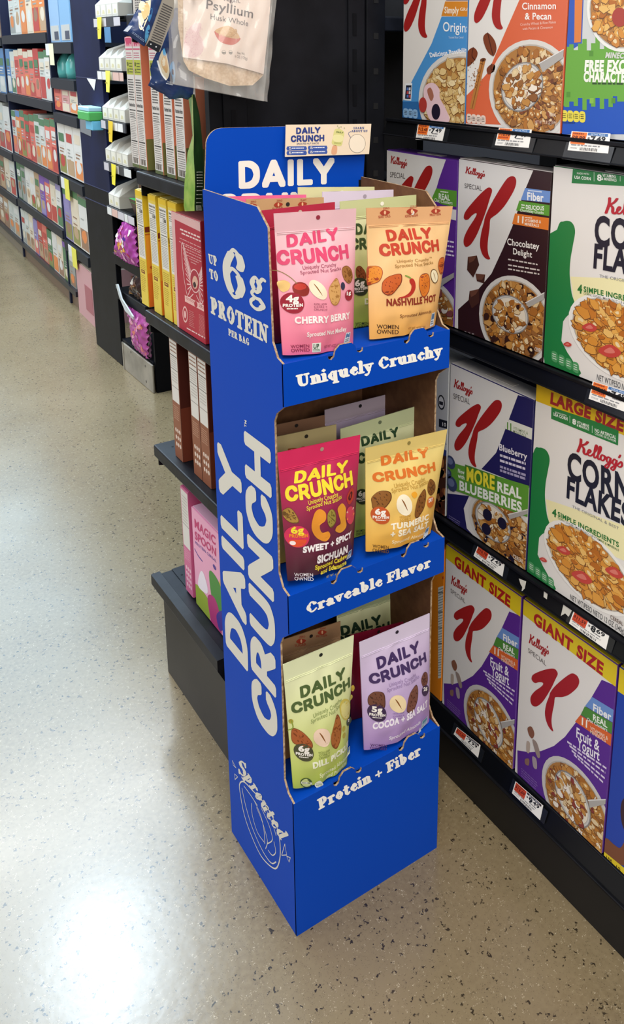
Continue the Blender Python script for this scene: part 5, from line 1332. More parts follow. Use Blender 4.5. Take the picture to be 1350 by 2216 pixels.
def side_salmon(a):
    rect(a, 0, 1, 0, 1, '#d98464', 1); rect(a, .5, 1, 0, 1, '#b8543e', 1.5); rect(a, 0, 1, 0, .2, '#c8a24e', 2)
    a.fill(catmull([a.R(u, v) for u, v in ((-.1, .2), (.12, .24), (.3, .2), (.5, .26), (.7, .2), (1.1, .24), (1.1, -.1), (-.1, -.1))], 4), '#6e7440', 3)
GW = 'white nutrition panel boxes on the upper near shelf'
zs = 1.1635
W0 = spine_box('white and salmon cereal box at the far end of the upper near shelf', XN, .806, .763, zs, 1.4215, .19, '#d98464', sp_white, side_salmon, group=GW)
for dy, lb in ((-.0438, 'white and salmon cereal box second from the far end of the upper near shelf'), (-.131, 'white and salmon cereal box just right of the gap on the upper near shelf'),
               (-.193, 'white and salmon cereal box below the lower blue bag on the upper near shelf'), (-.247, 'white and salmon cereal box partly behind the green bag')):
    dup(W0, (0, dy, 0), lb)
def sp_plain(a):
    rtext(a, 'A', .2, .1, .5, .2, '#4a4644', 3, .01) if False else None
    for u in (.25, .45, .65): rfine(a, u, u + .14, .04, .3, 8, '#6a6662', 3, .5, 0)
P0 = spine_box('white carton on the highest near shelf, left of the two', XN, .745, .690, 1.4625, 1.60, .16, '#cfc9bf', sp_plain, spine_paper='#d9d3ca')
dup(P0, (0, -.058, 0), 'white carton on the highest near shelf, right of the two behind the blue bag')

def sp_yellow(a):
    rect(a, 0, 1, 0, 1, '#e6cc4e', 0.5); rect(a, .08, .95, .42, .93, '#e4e1d8', 1); rect(a, 0, 1, .955, 1, '#e8c21c', 2)
    rtext(a, 'Nutrition Facts', .14, .9, .9, .917, '#3a3834', 3, .02); rfine(a, .14, .9, .84, .89, 3, '#5a5854'); rtext(a, '130', .5, .815, .88, .84, '#2c2a28', 3, .04)
    rect(a, .1, .92, .7, .706, '#33312e', 2); rfine(a, .14, .9, .72, .81, 6, '#8a8680'); rfine(a, .14, .9, .62, .69, 5, '#8a8680'); rect(a, .1, .92, .605, .608, '#4a4844', 2); rfine(a, .14, .9, .44, .6, 12, '#a39f98')
    rfine(a, .12, .9, .32, .4, 5, '#b99a2a', 2, .4); rect(a, .22, .72, .285, .315, '#7a3418', 2); rfine(a, .3, .64, .292, .308, 1, '#e9c850', 3, .6, 0)
    rfine(a, .14, .8, .12, .27, 9, '#b08f24', 2, .3, .4)
def side_yellow(a):
    rect(a, 0, 1, 0, 1, '#e2bf2a', 1); rect(a, 0, 1, 0, .64, '#e2922a', 1.5); rect(a, 0, 1, 0, .3, '#dd6f22', 2)
    a.fill(catmull([a.R(.02 + .3 * math.cos(t) + .12, .655 + .05 * math.sin(t)) for t in [i * math.pi / 8 for i in range(9)]], 2, True), '#6e2418', 3)
    rect(a, -.1, .5, .63, .645, '#b8641c', 2.5); a.fill(catmull([a.R(u, v) for u, v in ((.04, .36), (.3, .4), (.52, .36), (.4, .32), (.12, .32))], 4), '#b8481c', 4)
    rect(a, .1, .5, .18, .28, '#a83c1c', 3)
zs = .875
Y0 = spine_box('yellow cereal box at the far end of the row beside the red box', .079, .785, .743, zs, 1.119, .19, '#e0c02c', sp_yellow, side_yellow, top='#e6d070')
for dy, lb in ((-.074, 'yellow cereal box second from the far end of the row'), (-.131, 'yellow cereal box third from the far end of the row'), (-.1805, 'yellow cereal box half hidden behind the red box')):
    dup(Y0, (0, dy, 0), lb)
ZR = Z(290, 390, 5.683)
def art_red(a):
    a.poly([(500, 480), (930, 690), (960, 2140), (560, 1900)], '#b3273a', 1)
    for i in range(7):
        c = (525 + i * 54, 398 + i * 20); a.ell(c, (c[0] + 21, c[1] + 9), (c[0], c[1] - 36), '#e9c9c4', 2, 14); a.ell(c, (c[0] + 17, c[1] + 7), (c[0], c[1] - 29), '#d9a8a6', 3, 14); a.fine((c[0] - 10, c[1] + 6), (c[0] + 10, c[1] + 14), (c[0] - 10, c[1] - 12), 2, '#8a4a4c', 4, .5, 0)
    for bl, br, tl in (((566, 618), (866, 745), (566, 590)), ((586, 668), (866, 788), (586, 642))): a.fine(bl, br, tl, 1, '#f0d2cc', 3, .7, 0)
    for i, (x0, x1) in enumerate(((562, 850), (556, 850), (600, 840), (620, 850), (640, 830), (650, 830), (680, 800), (700, 770))): a.fine((x0, 722 + i * 42), (x1, 722 + i * 42 + (x1 - x0) * .46), (x0, 700 + i * 42), 1, '#dba09e', 3, .5, 0)
    c = (750, 1240)
    for sx in (-1, 1):
        for i in range(11):
            t = i / 10
            p0 = (c[0] + sx * (60 - 12 * t), c[1] - 90 + 200 * t + (sx * 26)); p1 = (c[0] + sx * (155 - 75 * t), c[1] - 400 + 640 * t + sx * 75)
            a.line([p0, p1], .0011, '#f0c4c0', 3)
        a.line([(c[0] + sx * 40, c[1] - 60 + sx * 20), (c[0] + sx * 155, c[1] - 400 + sx * 75), (c[0] + sx * 150, c[1] - 100 + sx * 75), (c[0] + sx * 90, c[1] + 230 + sx * 45), (c[0] + sx * 20, c[1] + 170 + sx * 10)], .0011, '#f0c4c0', 3, True)
    a.ell(c, (c[0] + 64, c[1] + 30), (c[0], c[1] - 146), '#f0c4c0', 4); a.ell(c, (c[0] + 56, c[1] + 26), (c[0], c[1] - 132), '#a8243a', 5)
    a.blob([(720, 1240), (740, 1180), (770, 1190), (790, 1260), (770, 1330), (735, 1320)], '#e0b09a', 6); a.blob([(730, 1270), (752, 1250), (768, 1300), (745, 1320)], '#2a1a20', 7)
    a.poly([(625, 1412), (925, 1575), (925, 1650), (628, 1490)], '#ecb9b2', 3); a.ell((762, 1525), (782, 1535), (762, 1488), '#b3273a', 4)
    a.fine((640, 1462), (745, 1520), (640, 1430), 2, '#b86a66', 4, .4); a.fine((800, 1560), (910, 1622), (800, 1520), 2, '#b86a66', 4, .4)
    a.ell((630, 1650), (662, 1668), (630, 1550), '#ecb9b2', 3); a.ell((630, 1650), (654, 1664), (630, 1572), '#b3273a', 4); a.ell((630, 1650), (644, 1658), (630, 1604), '#ecb9b2', 5)
    a.fine((680, 1790), (745, 1826), (680, 1590), 9, '#cf8482', 3, .35, .3); a.fine((800, 1890), (900, 1946), (800, 1640), 14, '#cf8482', 3, .35, .3)
    a.fine((655, 1800), (735, 1592), (655, 1560), 1, '#f0d2cc', 3, .5, 0) if False else None
    a.fine((650, 1830), (940, 1992), (650, 1810), 1, '#f0d2cc', 3, .7, 0)
RB = thing('cereal_box', 'red cereal box with a winged emblem facing the aisle', 'cereal box', (.115, .513, .875))
g = MB(); g.box(.077, .125, .446, .583, zs, 1.1035, M('#b3273a', .42), .001); g.build('carton', RB)
g = MB(); a = Art(faceX(.0767), g, ZR, rough=.42); a.clip = (-.5825, -.4465, zs + .0006, 1.103)
a.put([(-.5825, zs + .0006), (-.4465, zs + .0006), (-.4465, 1.103), (-.5825, 1.103)], [[0, 1, 2, 3]], '#e3b4b0', 0)
art_red(a); g.build('back_panel_print', RB)
g = MB(); g.box(.079, .123, .448, .581, 1.1033, 1.1047, M('#a85a60', .5)); g.build('top_flap', RB)

def sp_brown(a):
    rect(a, 0, 1, 0, 1, '#8a5238', .5); rect(a, .06, .94, .48, .98, '#dcd8d0', 1); rfine(a, .1, .9, .88, .97, 3, '#8a5a40', 2)
    rect(a, .06, .94, .855, .862, '#4a4440', 2); rfine(a, .14, .88, .76, .85, 5, '#b5b0a8'); rect(a, .06, .94, .745, .75, '#4a4440', 2); rfine(a, .14, .88, .64, .73, 4, '#bdb8b0'); rect(a, .06, .94, .6, .605, '#8a8480', 2)
    rfine(a, .14, .86, .33, .45, 7, '#c49a80', 2, .35)
    for i in range(3):
        for j in range(3):
            p = a.R(.3 + .24 * i, .12 + .06 * j); a.fill([(p[0] + .004 * math.cos(t), p[1] + .005 * math.sin(t)) for t in [k * .785 for k in range(8)]], '#e0cbbc', 2)
def side_brown(a):
    rect(a, 0, 1, 0, 1, '#4a1f18', 1); rect(a, 0, 1, 0, .45, '#6e3424', 1.5); rfine(a, .3, .8, .5, .9, 12, '#8a5a4c', 2, .3, .4)
zs = .5715
B0 = spine_box('brown cereal box standing alone at the far end of the middle near shelf', XN, .655, .613, zs, .836, .19, '#5a2a1e', sp_brown, side_brown)
dup(B0, (0, -.0995, 0), 'brown cereal box, left one of the pair beside the blue display')
dup(B0, (0, -.1430, 0), 'brown cereal box touching the blue display panel')
def sp_pink(a):
    rect(a, 0, 1, 0, 1, '#cf6f96', .5); rect(a, .06, .94, .45, .98, '#ddd9d2', 1); rect(a, .06, .94, .66, .665, '#6a6460', 2); rfine(a, .14, .86, .68, .94, 9, '#c3beb6'); rfine(a, .14, .88, .32, .43, 6, '#e6a8c0', 2)
    for i in range(3):
        for j in range(4):
            p = a.R(.3 + .24 * i, .08 + .055 * j); a.fill([(p[0] + .004 * math.cos(t), p[1] + .005 * math.sin(t)) for t in [k * .785 for k in range(8)]], '#f0c4d2', 2)
zs = .2595
spine_box('pink cereal box showing its narrow panel on the bottom near deck', .086, .641, .600, zs, .508, .19, '#c9608c', sp_pink, None)
ZM = Z(300, 1050, 3.409)
def art_magic(a):
    a.text('MAGIC', (414, 305), (568, 442), (412, 248), '#c23a72', 3, .03); a.text('SPOON', (416, 392), (572, 525), (414, 338), '#c23a72', 3, .03)
    a.text('PROTEIN CEREAL', (418, 430), (574, 572), (418, 412), '#5a3f94', 3, .01)
    a.blob([(410, 740), (470, 780), (520, 860), (528, 960), (500, 1060), (400, 1000)], '#93a93a', 2)
    a.blob([(510, 820), (560, 830), (600, 960), (610, 1140), (560, 1110), (530, 980)], '#b23a78', 3)
    a.blob([(520, 640), (560, 660), (610, 760), (640, 900), (580, 930), (540, 830)], '#4f8f44', 2.5)
    a.blob([(440, 960), (490, 990), (520, 1060), (440, 1000)], '#e0c03a', 4)
    a.blob([(575, 960), (620, 930), (640, 1040), (600, 1070)], '#4a3a94', 4); a.blob([(520, 1020), (545, 1030), (560, 1100), (530, 1080)], '#efe6f0', 4)
    a.blob([(455, 640), (480, 650), (510, 760), (500, 800), (440, 740)], '#efe6f0', 3); a.blob([(600, 690), (640, 720), (640, 820), (600, 780)], '#e3bc48', 2)
    a.line([(414, 470), (440, 520), (470, 560)], .0014, '#4a3a94', 3, True); a.ell((560, 605), (572, 616), (556, 585), '#5a3f94', 3, 10)
MS = thing('cereal_box', 'pink protein cereal box with a colourful front on the bottom near deck', 'cereal box', (.11, .51, zs))
g = MB(); g.box(.0845, .132, .444, .580, zs, .487, M('#d98ab0', .42), .001); g.build('carton', MS)
g = MB(); a = Art(faceX(.0842), g, ZM, rough=.42); a.clip = (-.5795, -.4445, zs + .0006, .4865)
a.put([(-.5795, zs + .0006), (-.4445, zs + .0006), (-.4445, .4865), (-.5795, .4865)], [[0, 1, 2, 3]], '#eba9c6', 0)
art_magic(a); g.build('front_panel', MS)
g = MB(); g.box(.087, .130, .446, .578, .4868, .4882, M('#e3b3cf', .5)); g.build('top_flap', MS)

# ================================================================== BAGS HANGING FROM THE END PANEL
def film_mat():
    t, n, l, b = nodes_mat('clear_film')
    b.inputs['Base Color'].default_value = (0.86, 0.84, 0.80, 1); b.inputs['Roughness'].default_value = 0.1; b.inputs['Alpha'].default_value = 0.26
    b.inputs['Specular IOR Level'].default_value = 0.9; b.inputs['Coat Weight'].default_value = 0.6; b.inputs['Coat Roughness'].default_value = 0.05
    tc = n.new('ShaderNodeTexCoord'); add_bump(n, l, b, 26, 0.006, tc.outputs['Object'], 0.6, 1.0)
    return t
ZY = Z(260, 0, 3.553)
fy = faceY(.312)
hq = [fy.px(ZY(p)) for p in ((404, 0), (1205, 0), (1122, 782), (398, 645))]
tl, tr, br, bl = hq
tl = (tl[0] - .002, tl[1] + .075); tr = (tr[0] + .006, tr[1] + .072)
PS = thing('snack_pouch', 'clear pouch of psyllium husk hanging in front of the black end panel', 'food bag', fy.at(((bl[0] + br[0]) / 2, br[1])))
bf = bulge_fn(bl, br, tr, tl, .012)
def sheet(g, q, mat, e0, k=1.0, nx=16, ny=20, wob=0.0):
    vs, fc = [], []
    for j in range(ny + 1):
        for i in range(nx + 1):
            s_, t_ = i / nx, j / ny
            x = (q[3][0] * (1 - s_) + q[2][0] * s_) * (1 - t_) + (q[0][0] * (1 - s_) + q[1][0] * s_) * t_
            y = (q[3][1] * (1 - s_) + q[2][1] * s_) * (1 - t_) + (q[0][1] * (1 - s_) + q[1][1] * s_) * t_
            vs.append(fy.at((x, y), e0 + k * bf((x, y)) + wob * math.sin(31 * s_ + 9 * t_ + 2 * math.sin(7 * t_)) * math.sin(19 * t_ - 14 * s_)))
    for j in range(ny):
        for i in range(nx):
            o = j * (nx + 1) + i; fc.append([o, o + 1, o + nx + 2, o + nx + 1])
    g.add(vs, fc, mat, True)
FILM = film_mat()
g = MB(); sheet(g, hq[:0] + [tl, tr, br, bl], FILM, .003, 1.0, 34, 44, .0030); sheet(g, [tl, tr, br, bl], FILM, -.008, -.6, 22, 28, .001); g.build('clear_film', PS)
def inset(pts): return [fy.px(ZY(p)) for p in pts]
g = MB(); HUSK = mat_noise('psyllium_husk', '#c9a884', '#e2c6a4', 240, .8)
cont = [(440, -260), (1165, -260), (1150, 20), (1095, 580), (1010, 655), (830, 660), (640, 600), (520, 540), (480, 470), (440, 200)]
aH = Art(fy, g, ZY, lambda q: .7 * bf(q) - .001, .8); aH.poly(cont, HUSK, 1); g.build('husk_filling', PS)
g = MB(); aP = Art(fy, g, ZY, lambda q: .92 * bf(q) + .0006, .35)
aP.poly([(478, -260), (1165, -260), (1148, 20), (1092, 570), (800, 490), (470, 440), (474, 100)], '#ead8cc', 1)
aP.text('vegan.', (770, 4), (905, 26), (770, -34), '#6a5a5e', 4, .02)
aP.text('Psyllium', (640, 66), (1002, 142), (648, -4), '#3c2c34', 4, .01); aP.text('Husk Whole', (672, 148), (962, 203), (674, 106), '#4c4046', 4, .0)
aP.blob([(600, 180), (540, 190), (490, 260), (478, 350), (490, 430), (560, 440), (610, 400), (622, 330), (590, 260), (600, 220)], '#e4c4c4', 2)
rnd = random.Random(9)
for i in range(150):
    x, y = rnd.uniform(486, 612), rnd.uniform(200, 432); aP.ell((x, y), (x + 2.2, y), (x, y - 2.4), '#cf9aa4', 3, 5)
aP.blob([(700, 240), (760, 262), (830, 285), (897, 292), (884, 322), (840, 345), (780, 338), (730, 310)], '#c8472f', 3)
aP.blob([(704, 242), (740, 215), (800, 200), (850, 225), (894, 290), (840, 296), (770, 276)], '#d2a468', 4)
for i in range(60):
    x, y = rnd.uniform(735, 870), rnd.uniform(226, 286); aP.ell((x, y), (x + 6, y + 2), (x, y - 4), rnd.choice(('#b98846', '#e2c08a', '#c99a58')), 5, 6)
for cx_ in (768, 820): aP.ell((cx_, 402), (cx_ + 16, 404), (cx_, 386), '#8a847c', 3, 14); aP.ell((cx_, 400), (cx_ + 12, 402), (cx_, 388), '#e0d2c6', 4, 14); aP.poly([(cx_ - 12, 400), (cx_ + 12, 402), (cx_ + 10, 410), (cx_ - 10, 410)], '#6a665e', 5)
aP.text('Net Wt.', (875, 414), (938, 424), (876, 396), '#6a5e58', 4, .0); aP.text('6 OZ (170g)', (855, 440), (956, 460), (856, 420), '#6a5e58', 4, .0)
g.build('paper_label', PS)
g = MB(); sheet(g, [(tl[0], tl[1]), (tr[0], tr[1]), (tr[0], tr[1] - .012), (tl[0], tl[1] - .012)], FILM, .003, .3, 8, 2); g.build('top_seal', PS)
g = MB()
xm = (tl[0] + tr[0]) / 2; zt = tl[1] - .008
g.cyl((xm, .356, zt + .004), (xm, .285, zt + .004), .0025, STEEL); g.cyl((xm, .286, zt + .004), (xm, .283, zt + .018), .0025, STEEL); g.box(xm - .016, xm + .016, .352, .3545, zt - .016, zt + .022, STEEL)
tag(g.build('peg_hook', off=V3((xm, .35, zt))), 'steel peg hook above the psyllium pouch', 'hook')

BLUEBAG = mat_noise('blue_bag_film', '#1d2f5a', '#2f4a80', 18, .25, .001)
def blue_bag(label, y, P, art, zoom=ZY, tail=None):
    """P: outline of the front in photo points; a pillow of film"""
    fc = faceY(y); q = [fc.px(zoom(p)) for p in P]
    cx_ = sum(p[0] for p in q) / len(q); cy_ = sum(p[1] for p in q) / len(q)
    r = thing('snack_bag', label, 'food bag', fc.at((cx_, min(p[1] for p in q))))
    g = MB()
    def pil(p): 
        d = min(((p[0] - (a_[0] + (b_[0] - a_[0]) * k)) ** 2 + (p[1] - (a_[1] + (b_[1] - a_[1]) * k)) ** 2) for a_, b_ in zip(q, q[1:] + q[:1]) for k in [i / 6 for i in range(6)]) ** .5
        return .014 * min(1, d / .028) ** .6 + .0012 * math.sin(p[0] * 210) * math.sin(p[1] * 170 + p[0] * 60) * min(1, d / .02)
    a = Art(fc, g, zoom, pil, .3); a.fill(q, BLUEBAG, 0)
    bk = Art(fc, g, zoom, lambda p: -.5 * pil(p), .3); bk.fill(q, BLUEBAG, 0)
    art(a); g.build('bag_front', r)
    if tail: tail(r, fc)
    return r
def art_bb1(a):
    a.blob([(140, 30), (175, 0), (215, -30), (218, 40), (200, 130), (170, 200), (140, 232), (128, 180)], '#e3d9bc', 2)
    a.blob([(152, 60), (190, 20), (210, 60), (196, 120), (165, 150)], '#d4b478', 3); a.blob([(180, 230), (205, 190), (218, 220), (212, 270), (190, 330), (178, 290)], '#58a5d8', 3)
    a.blob([(195, 120), (225, 60), (232, 100), (210, 170)], '#3f7fb8', 3); a.line([(130, 130), (140, 190), (160, 235)], .0010, '#eef2f2', 4, True)
    a.fine((78, 256), (178, 330), (86, 240), 2, '#9db4d8', 4, .4); a.poly([(22, 238), (62, 196), (86, 200), (50, 246)], '#aab4c4', 3)
def tail1(r, fc):
    g = MB()
    for P, m_ in (([(312, 0), (420, -60), (402, 0), (398, 130), (292, 400), (188, 348)], '#8c867c'), ([(212, 310), (304, 352), (282, 404), (188, 350)], '#14161c')):
        q = [fc.px(ZY(p)) for p in P]; g.prism([fc.at(p, .006 if m_ == '#8c867c' else .0066) for p in q], -fc.N * .002, M(m_, .35))
    a = Art(fc, g, ZY)
    for i in range(16):
        t = i / 15; x0, y0 = 318 - 92 * t, 30 + 270 * t
        a.line([(x0, y0), (x0 + 70 + 8 * t, y0 + 34)], .0006, '#38363a', 62)
    for c in ((222, 340), (262, 360)): a.ell(c, (c[0] + 6, c[1]), (c[0], c[1] - 6), '#c9ccd0', 66, 8)
    g.build('label_panel', r, 'grey back label with rows of print and a black hem')
blue_bag('upper blue bag hanging tilted with its grey back label showing', .268, [(20, 240), (62, 190), (150, 40), (200, -120), (420, -150), (330, 0), (282, 130), (214, 300), (186, 358), (100, 300)], art_bb1, tail=tail1)
def art_bb2(a):
    a.blob([(282, 470), (320, 380), (338, 410), (352, 500), (350, 580), (330, 610), (300, 540)], '#d9cdb0', 2); a.blob([(300, 470), (330, 420), (344, 500), (336, 560), (312, 530)], '#c9a26e', 3)
    a.blob([(355, 520), (385, 470), (395, 540), (392, 640), (372, 590)], '#4d9fd8', 3); a.blob([(316, 390), (330, 372), (336, 420), (322, 430)], '#58a5d8', 3); a.line([(278, 470), (300, 560), (330, 610)], .0012, '#eef2f2', 4, True)
    a.fine((340, 632), (388, 644), (340, 618), 2, '#c9d4e6', 4, .4); a.line([(262, 632), (340, 640), (382, 650)], .0008, '#c9d4e6', 4)
blue_bag('lower blue bag hanging left of the psyllium pouch', .338, [(214, 656), (240, 600), (230, 530), (262, 440), (320, 330), (372, 200), (420, 60), (520, 60), (560, 420), (556, 740), (520, 768), (470, 752), (412, 765), (380, 762), (330, 722), (280, 700)], art_bb2)
g = MB(); g.box(-.02, .066, .262, .358, 1.545, 1.552, BLACK, .001); g.cyl((.02, .30, 1.548), (.02, .295, 1.47), .002, STEEL)
g.box(.060, .090, .353, .3542, 1.50, 1.59, BLACK)
tag(g.build('clip_strip', off=V3((.02, .31, 1.53))), 'black clip strip bracket holding the blue bags off the end panel', 'bracket')

# green bag seen from its edge
ZG = Z(250, 60, 5.276)
GB = thing('snack_bag', 'green bag seen edge-on hanging behind the header of the blue display', 'food bag', on(faceY(.33), 425, 465))
def strip3(cols, mats, name_, rows_y):
    pass
fA, fB = faceY(.345), faceY(.300)
def row(P, f): return [on(f, *ZG(p)) for p in P]
left = row([(862, 780), (868, 1000), (884, 1240), (822, 1430), (800, 1640), (784, 1800), (778, 2030), (790, 2095)], fA)
ridge = row([(880, 760), (886, 1000), (894, 1240), (890, 1430), (902, 1640), (908, 1800), (900, 2030), (902, 2092)], fB)
right = row([(905, 760), (960, 1000), (985, 1240), (1000, 1430), (1010, 1640), (1012, 1800), (990, 2030), (1000, 2092)], fA)
back = [(a_ + b_) / 2 + V3((0, .02, 0)) for a_, b_ in zip(left, right)]
def band(g, A, B, mat):
    n_ = len(A); g.add(list(A) + list(B), [[i, n_ + i, n_ + i + 1, i + 1] for i in range(n_ - 1)], mat, True)
g = MB(); band(g, left, ridge, mat_noise('lime_bag_film', '#6f9a2e', '#a9bf58', 30, .3, .001)); band(g, back, left, M('#5d8a30', .3)); g.build('bag_front', GB, 'lime green printed front')
g = MB(); band(g, ridge, right, mat_noise('dark_green_bag_film', '#1c3a1e', '#2f5a2a', 22, .3, .001)); band(g, right, back, M('#1c3a1e', .3))
gd = MB()
for i in range(4, 7):
    for k in range(5):
        t0 = (k + .3) / 5
        p0 = ridge[i].lerp(ridge[i + 1], t0).lerp(right[i].lerp(right[i + 1], t0), .25); p1 = ridge[i].lerp(ridge[i + 1], t0).lerp(right[i].lerp(right[i + 1], t0), .8)
        d_ = (CAM_C - p0).normalized() * .0008
        g.cyl(p0 + d_, p1 + d_, .0009, M('#a9b0a4', .5), 5)
g.build('bag_back', GB, 'dark green back with rows of pale print')
g = MB(); g.cyl(left[0].lerp(right[0], .5) + V3((0, .0, -.004)), left[0].lerp(right[0], .5) + V3((0, 0, .03)), .004, M('#dfe0dc', .4)); 
hp = left[0].lerp(right[0], .5); g.cyl(hp + V3((0, -.002, .03)), (hp.x + .055, .357, hp.z + .03), .002, STEEL)
g.build('hang_tab', GB, 'white plastic hanger')

# ================================================================== FAR SHELVING SECTION
u3 = thing('shelf_unit', 'far black shelving bay with a tall blue black front panel and a metal kick plate', 'shelving', (.9, 2.85, 0))
g = MB(); g.box(.666, .69, 2.85, 3.235, 0.80, 2.0, NAVY, .002); g.box(.666, .69, 2.85, 3.235, 0.0, .80, BLACK, .002)
for z_ in (1.285, .80, .73): g.box(.6645, .667, 2.852, 3.233, z_, z_ + .004, M('#2a3154', .4))
g.build('front_panel', u3)
g = MB(); g.box(.676, 1.2, 2.436, 2.452, 0.0, 2.0, BLACKD); g.build('end_panel', u3)
g = MB(); g.box(1.2, 1.22, 2.436, 3.235, 0.0, 2.0, BLACKD); g.build('back_panel', u3)
g = MB(); g.box(.66, .668, 2.44, 2.81, 0.0, .127, STEEL, .002)
for y_, z_ in ((2.52, .10), (2.52, .03), (2.70, .112)): g.cyl((.6605, y_, z_), (.6585, y_, z_), .006, M('#6a655c', .4), 8)
g.box(.657, .661, 2.80, 2.812, 0, .13, STEEL); g.build('kick_plate', u3)
FZ = (1.535, 1.325, 1.123, .945, .752)
for z_ in FZ + (.535, .375):
    g = MB(); g.box(.668 if z_ > .6 else .672, 1.19, 2.455, 2.846, z_ - .012, z_, BLACK); p = g.build('shelf', u3)
    if z_ > .6:
        c = MB(); c.box(.645, .650, 2.53, 2.846, z_ - .040, z_ - .002, M('#3c3f46', .3)); c.box(.65, .672, 2.53, 2.846, z_ - .006, z_ - .002, BLACK); c.build('label_strip', p)
        rnd = random.Random(int(z_ * 100))
        lab = MB(); y = 2.842
        while y > 2.56:
            w_ = rnd.uniform(.04, .09)
            if rnd.random() < .75: lab.box(.6438, .6452, y - w_, y - .006, z_ - .038, z_ - .006, M(rnd.choice(('#dcdcd8', '#e6e4e0', '#c9c4c8', '#d8b4a8')), .5))
            y -= w_
        lab.build('shelf_labels', p)
    else:
        c = MB(); c.box(.655, .673, 2.46, 2.846, z_ - .045, z_ + .004, BLACK, .003); c.build('front_lip', p)
g = MB(); g.box(.672, 1.19, 2.455, 2.846, .122, .134, DECK); g.build('base_deck', u3)
lv = ('highest', 'second', 'third', 'fourth', 'lowest')
ordn = ('first', 'second', 'third', 'fourth')
c0 = None
def milk(z_, y_, hx):
    r = thing('carton', 'x', 'carton', (.71, y_, z_))
    g = MB(); w_ = .0345
    g.prism([(.655, y_ + w_, z_), (.655, y_ - w_, z_), (.655, y_ - w_, z_ + .05), (.655, y_ + w_, z_ + .05)], (.15, 0, 0), M(hx, .45)); 
    g.add([(.655, y_ + w_, z_ + .05), (.655, y_ - w_, z_ + .05), (.805, y_ - w_, z_ + .05), (.805, y_ + w_, z_ + .05), (.685, y_, z_ + .085), (.805, y_, z_ + .125)], [[0, 1, 4], [1, 2, 5, 4], [0, 4, 5, 3], [2, 3, 5]], M(hx, .45)); g.build('carton_body', r)
    g = MB(); a = Art(faceX(.6547), g, IDP)
    a.fill([(-y_ - w_ * .8, z_ + .008), (-y_ + w_ * .8, z_ + .008), (-y_ + w_ * .8, z_ + .046), (-y_ - w_ * .8, z_ + .046)], '#e9e6d8', 1)
    a.fill([(-y_ - w_ * .5, z_ + .012), (-y_ + w_ * .5, z_ + .012), (-y_ + w_ * .3, z_ + .026), (-y_ - w_ * .3, z_ + .028)], '#d8d0a8', 2); g.build('front_print', r)
    return r
for i, z_ in enumerate(FZ):
    for k in range(4):
        if i == 4 and k > 1: continue
        y_ = 2.805 - k * .072
        if c0 is None: c0 = milk(z_, y_, '#d2cfc4'); r = c0; base = (z_, y_)
        else: r = dup(c0, (0, y_ - base[1], z_ - base[0]), 'x')
        r['label'] = 'white gabled carton, %s from the dark panel on the %s shelf of the far bay' % (ordn[k], lv[i]); r['group'] = 'white cartons in the far bay'
def yel_tag(i, y_, z_, hx, lab):
    g = MB(); g.prism([(.640, y_ + .035, z_), (.636, y_ - .035, z_), (.630, y_ - .028, z_ - .085), (.634, y_ + .024, z_ - .085)], (.0012, 0, 0), M(hx, .45))
    a = Art(faceX(.629), g, IDP); a.fill([(-y_ - .014, z_ - .05), (-y_ + .014, z_ - .05), (-y_ + .014, z_ - .046), (-y_ - .014, z_ - .046)], '#a8982a', 1)
    tag(g.build('sale_tag', off=V3((.635, y_, z_))), lab, 'price tag', 'yellow sale tags in the far bay')
for i, (dy, hx) in enumerate(((.02, '#e8d23c'), (-.04, '#eae25a'), (-.03, '#e8c428'), (-.03, '#ecdc34'))):
    yel_tag(i, 2.72 + dy, FZ[i] - .001, hx, 'yellow sale tag hanging from the %s shelf of the far bay' % lv[i])
def packet(label, y_, z_, w_, h_, lean, hx, hx2, x=.70):
    r = thing('packet', label, 'packet', (x, y_, z_)); g = MB()
    g.prism([(x, y_ + w_ / 2, z_), (x, y_ - w_ / 2, z_), (x - lean, y_ - w_ / 2 - lean, z_ + h_), (x - lean, y_ + w_ / 2 - lean, z_ + h_)], (.05, 0, 0), M(hx, .4), M(hx2, .45)); g.build('packet_body', r)
    g = MB(); g.prism([(x - .001, y_ + w_ / 2 - .01, z_ + h_ * .3), (x - .001, y_ - w_ / 2 + .01, z_ + h_ * .3), (x - lean * .8 - .001, y_ - w_ / 2 + .01 - lean * .8, z_ + h_ * .8), (x - lean * .8 - .001, y_ + w_ / 2 - .01 - lean * .8, z_ + h_ * .8)], (.0008, 0, 0), M(hx2, .5)); g.build('packet_label', r)
    return r
packet('pale packet leaning above the cartons on the third shelf of the far bay', 2.53, 1.17, .07, .13, .02, '#cfd4d6', '#8a6a4c')
packet('orange brown packet leaning on the fourth shelf of the far bay', 2.51, .99, .06, .125, .015, '#b06a4a', '#d8a88a')
packet('grey brown packet leaning on the lowest carton shelf of the far bay', 2.55, .80, .07, .12, .0, '#9aa0a2', '#6a4a34')
packet('dark brown packet over a green wrapper on the lowest carton shelf', 2.52, .753, .08, .07, .03, '#4a2e24', '#3f9a4c', .67)
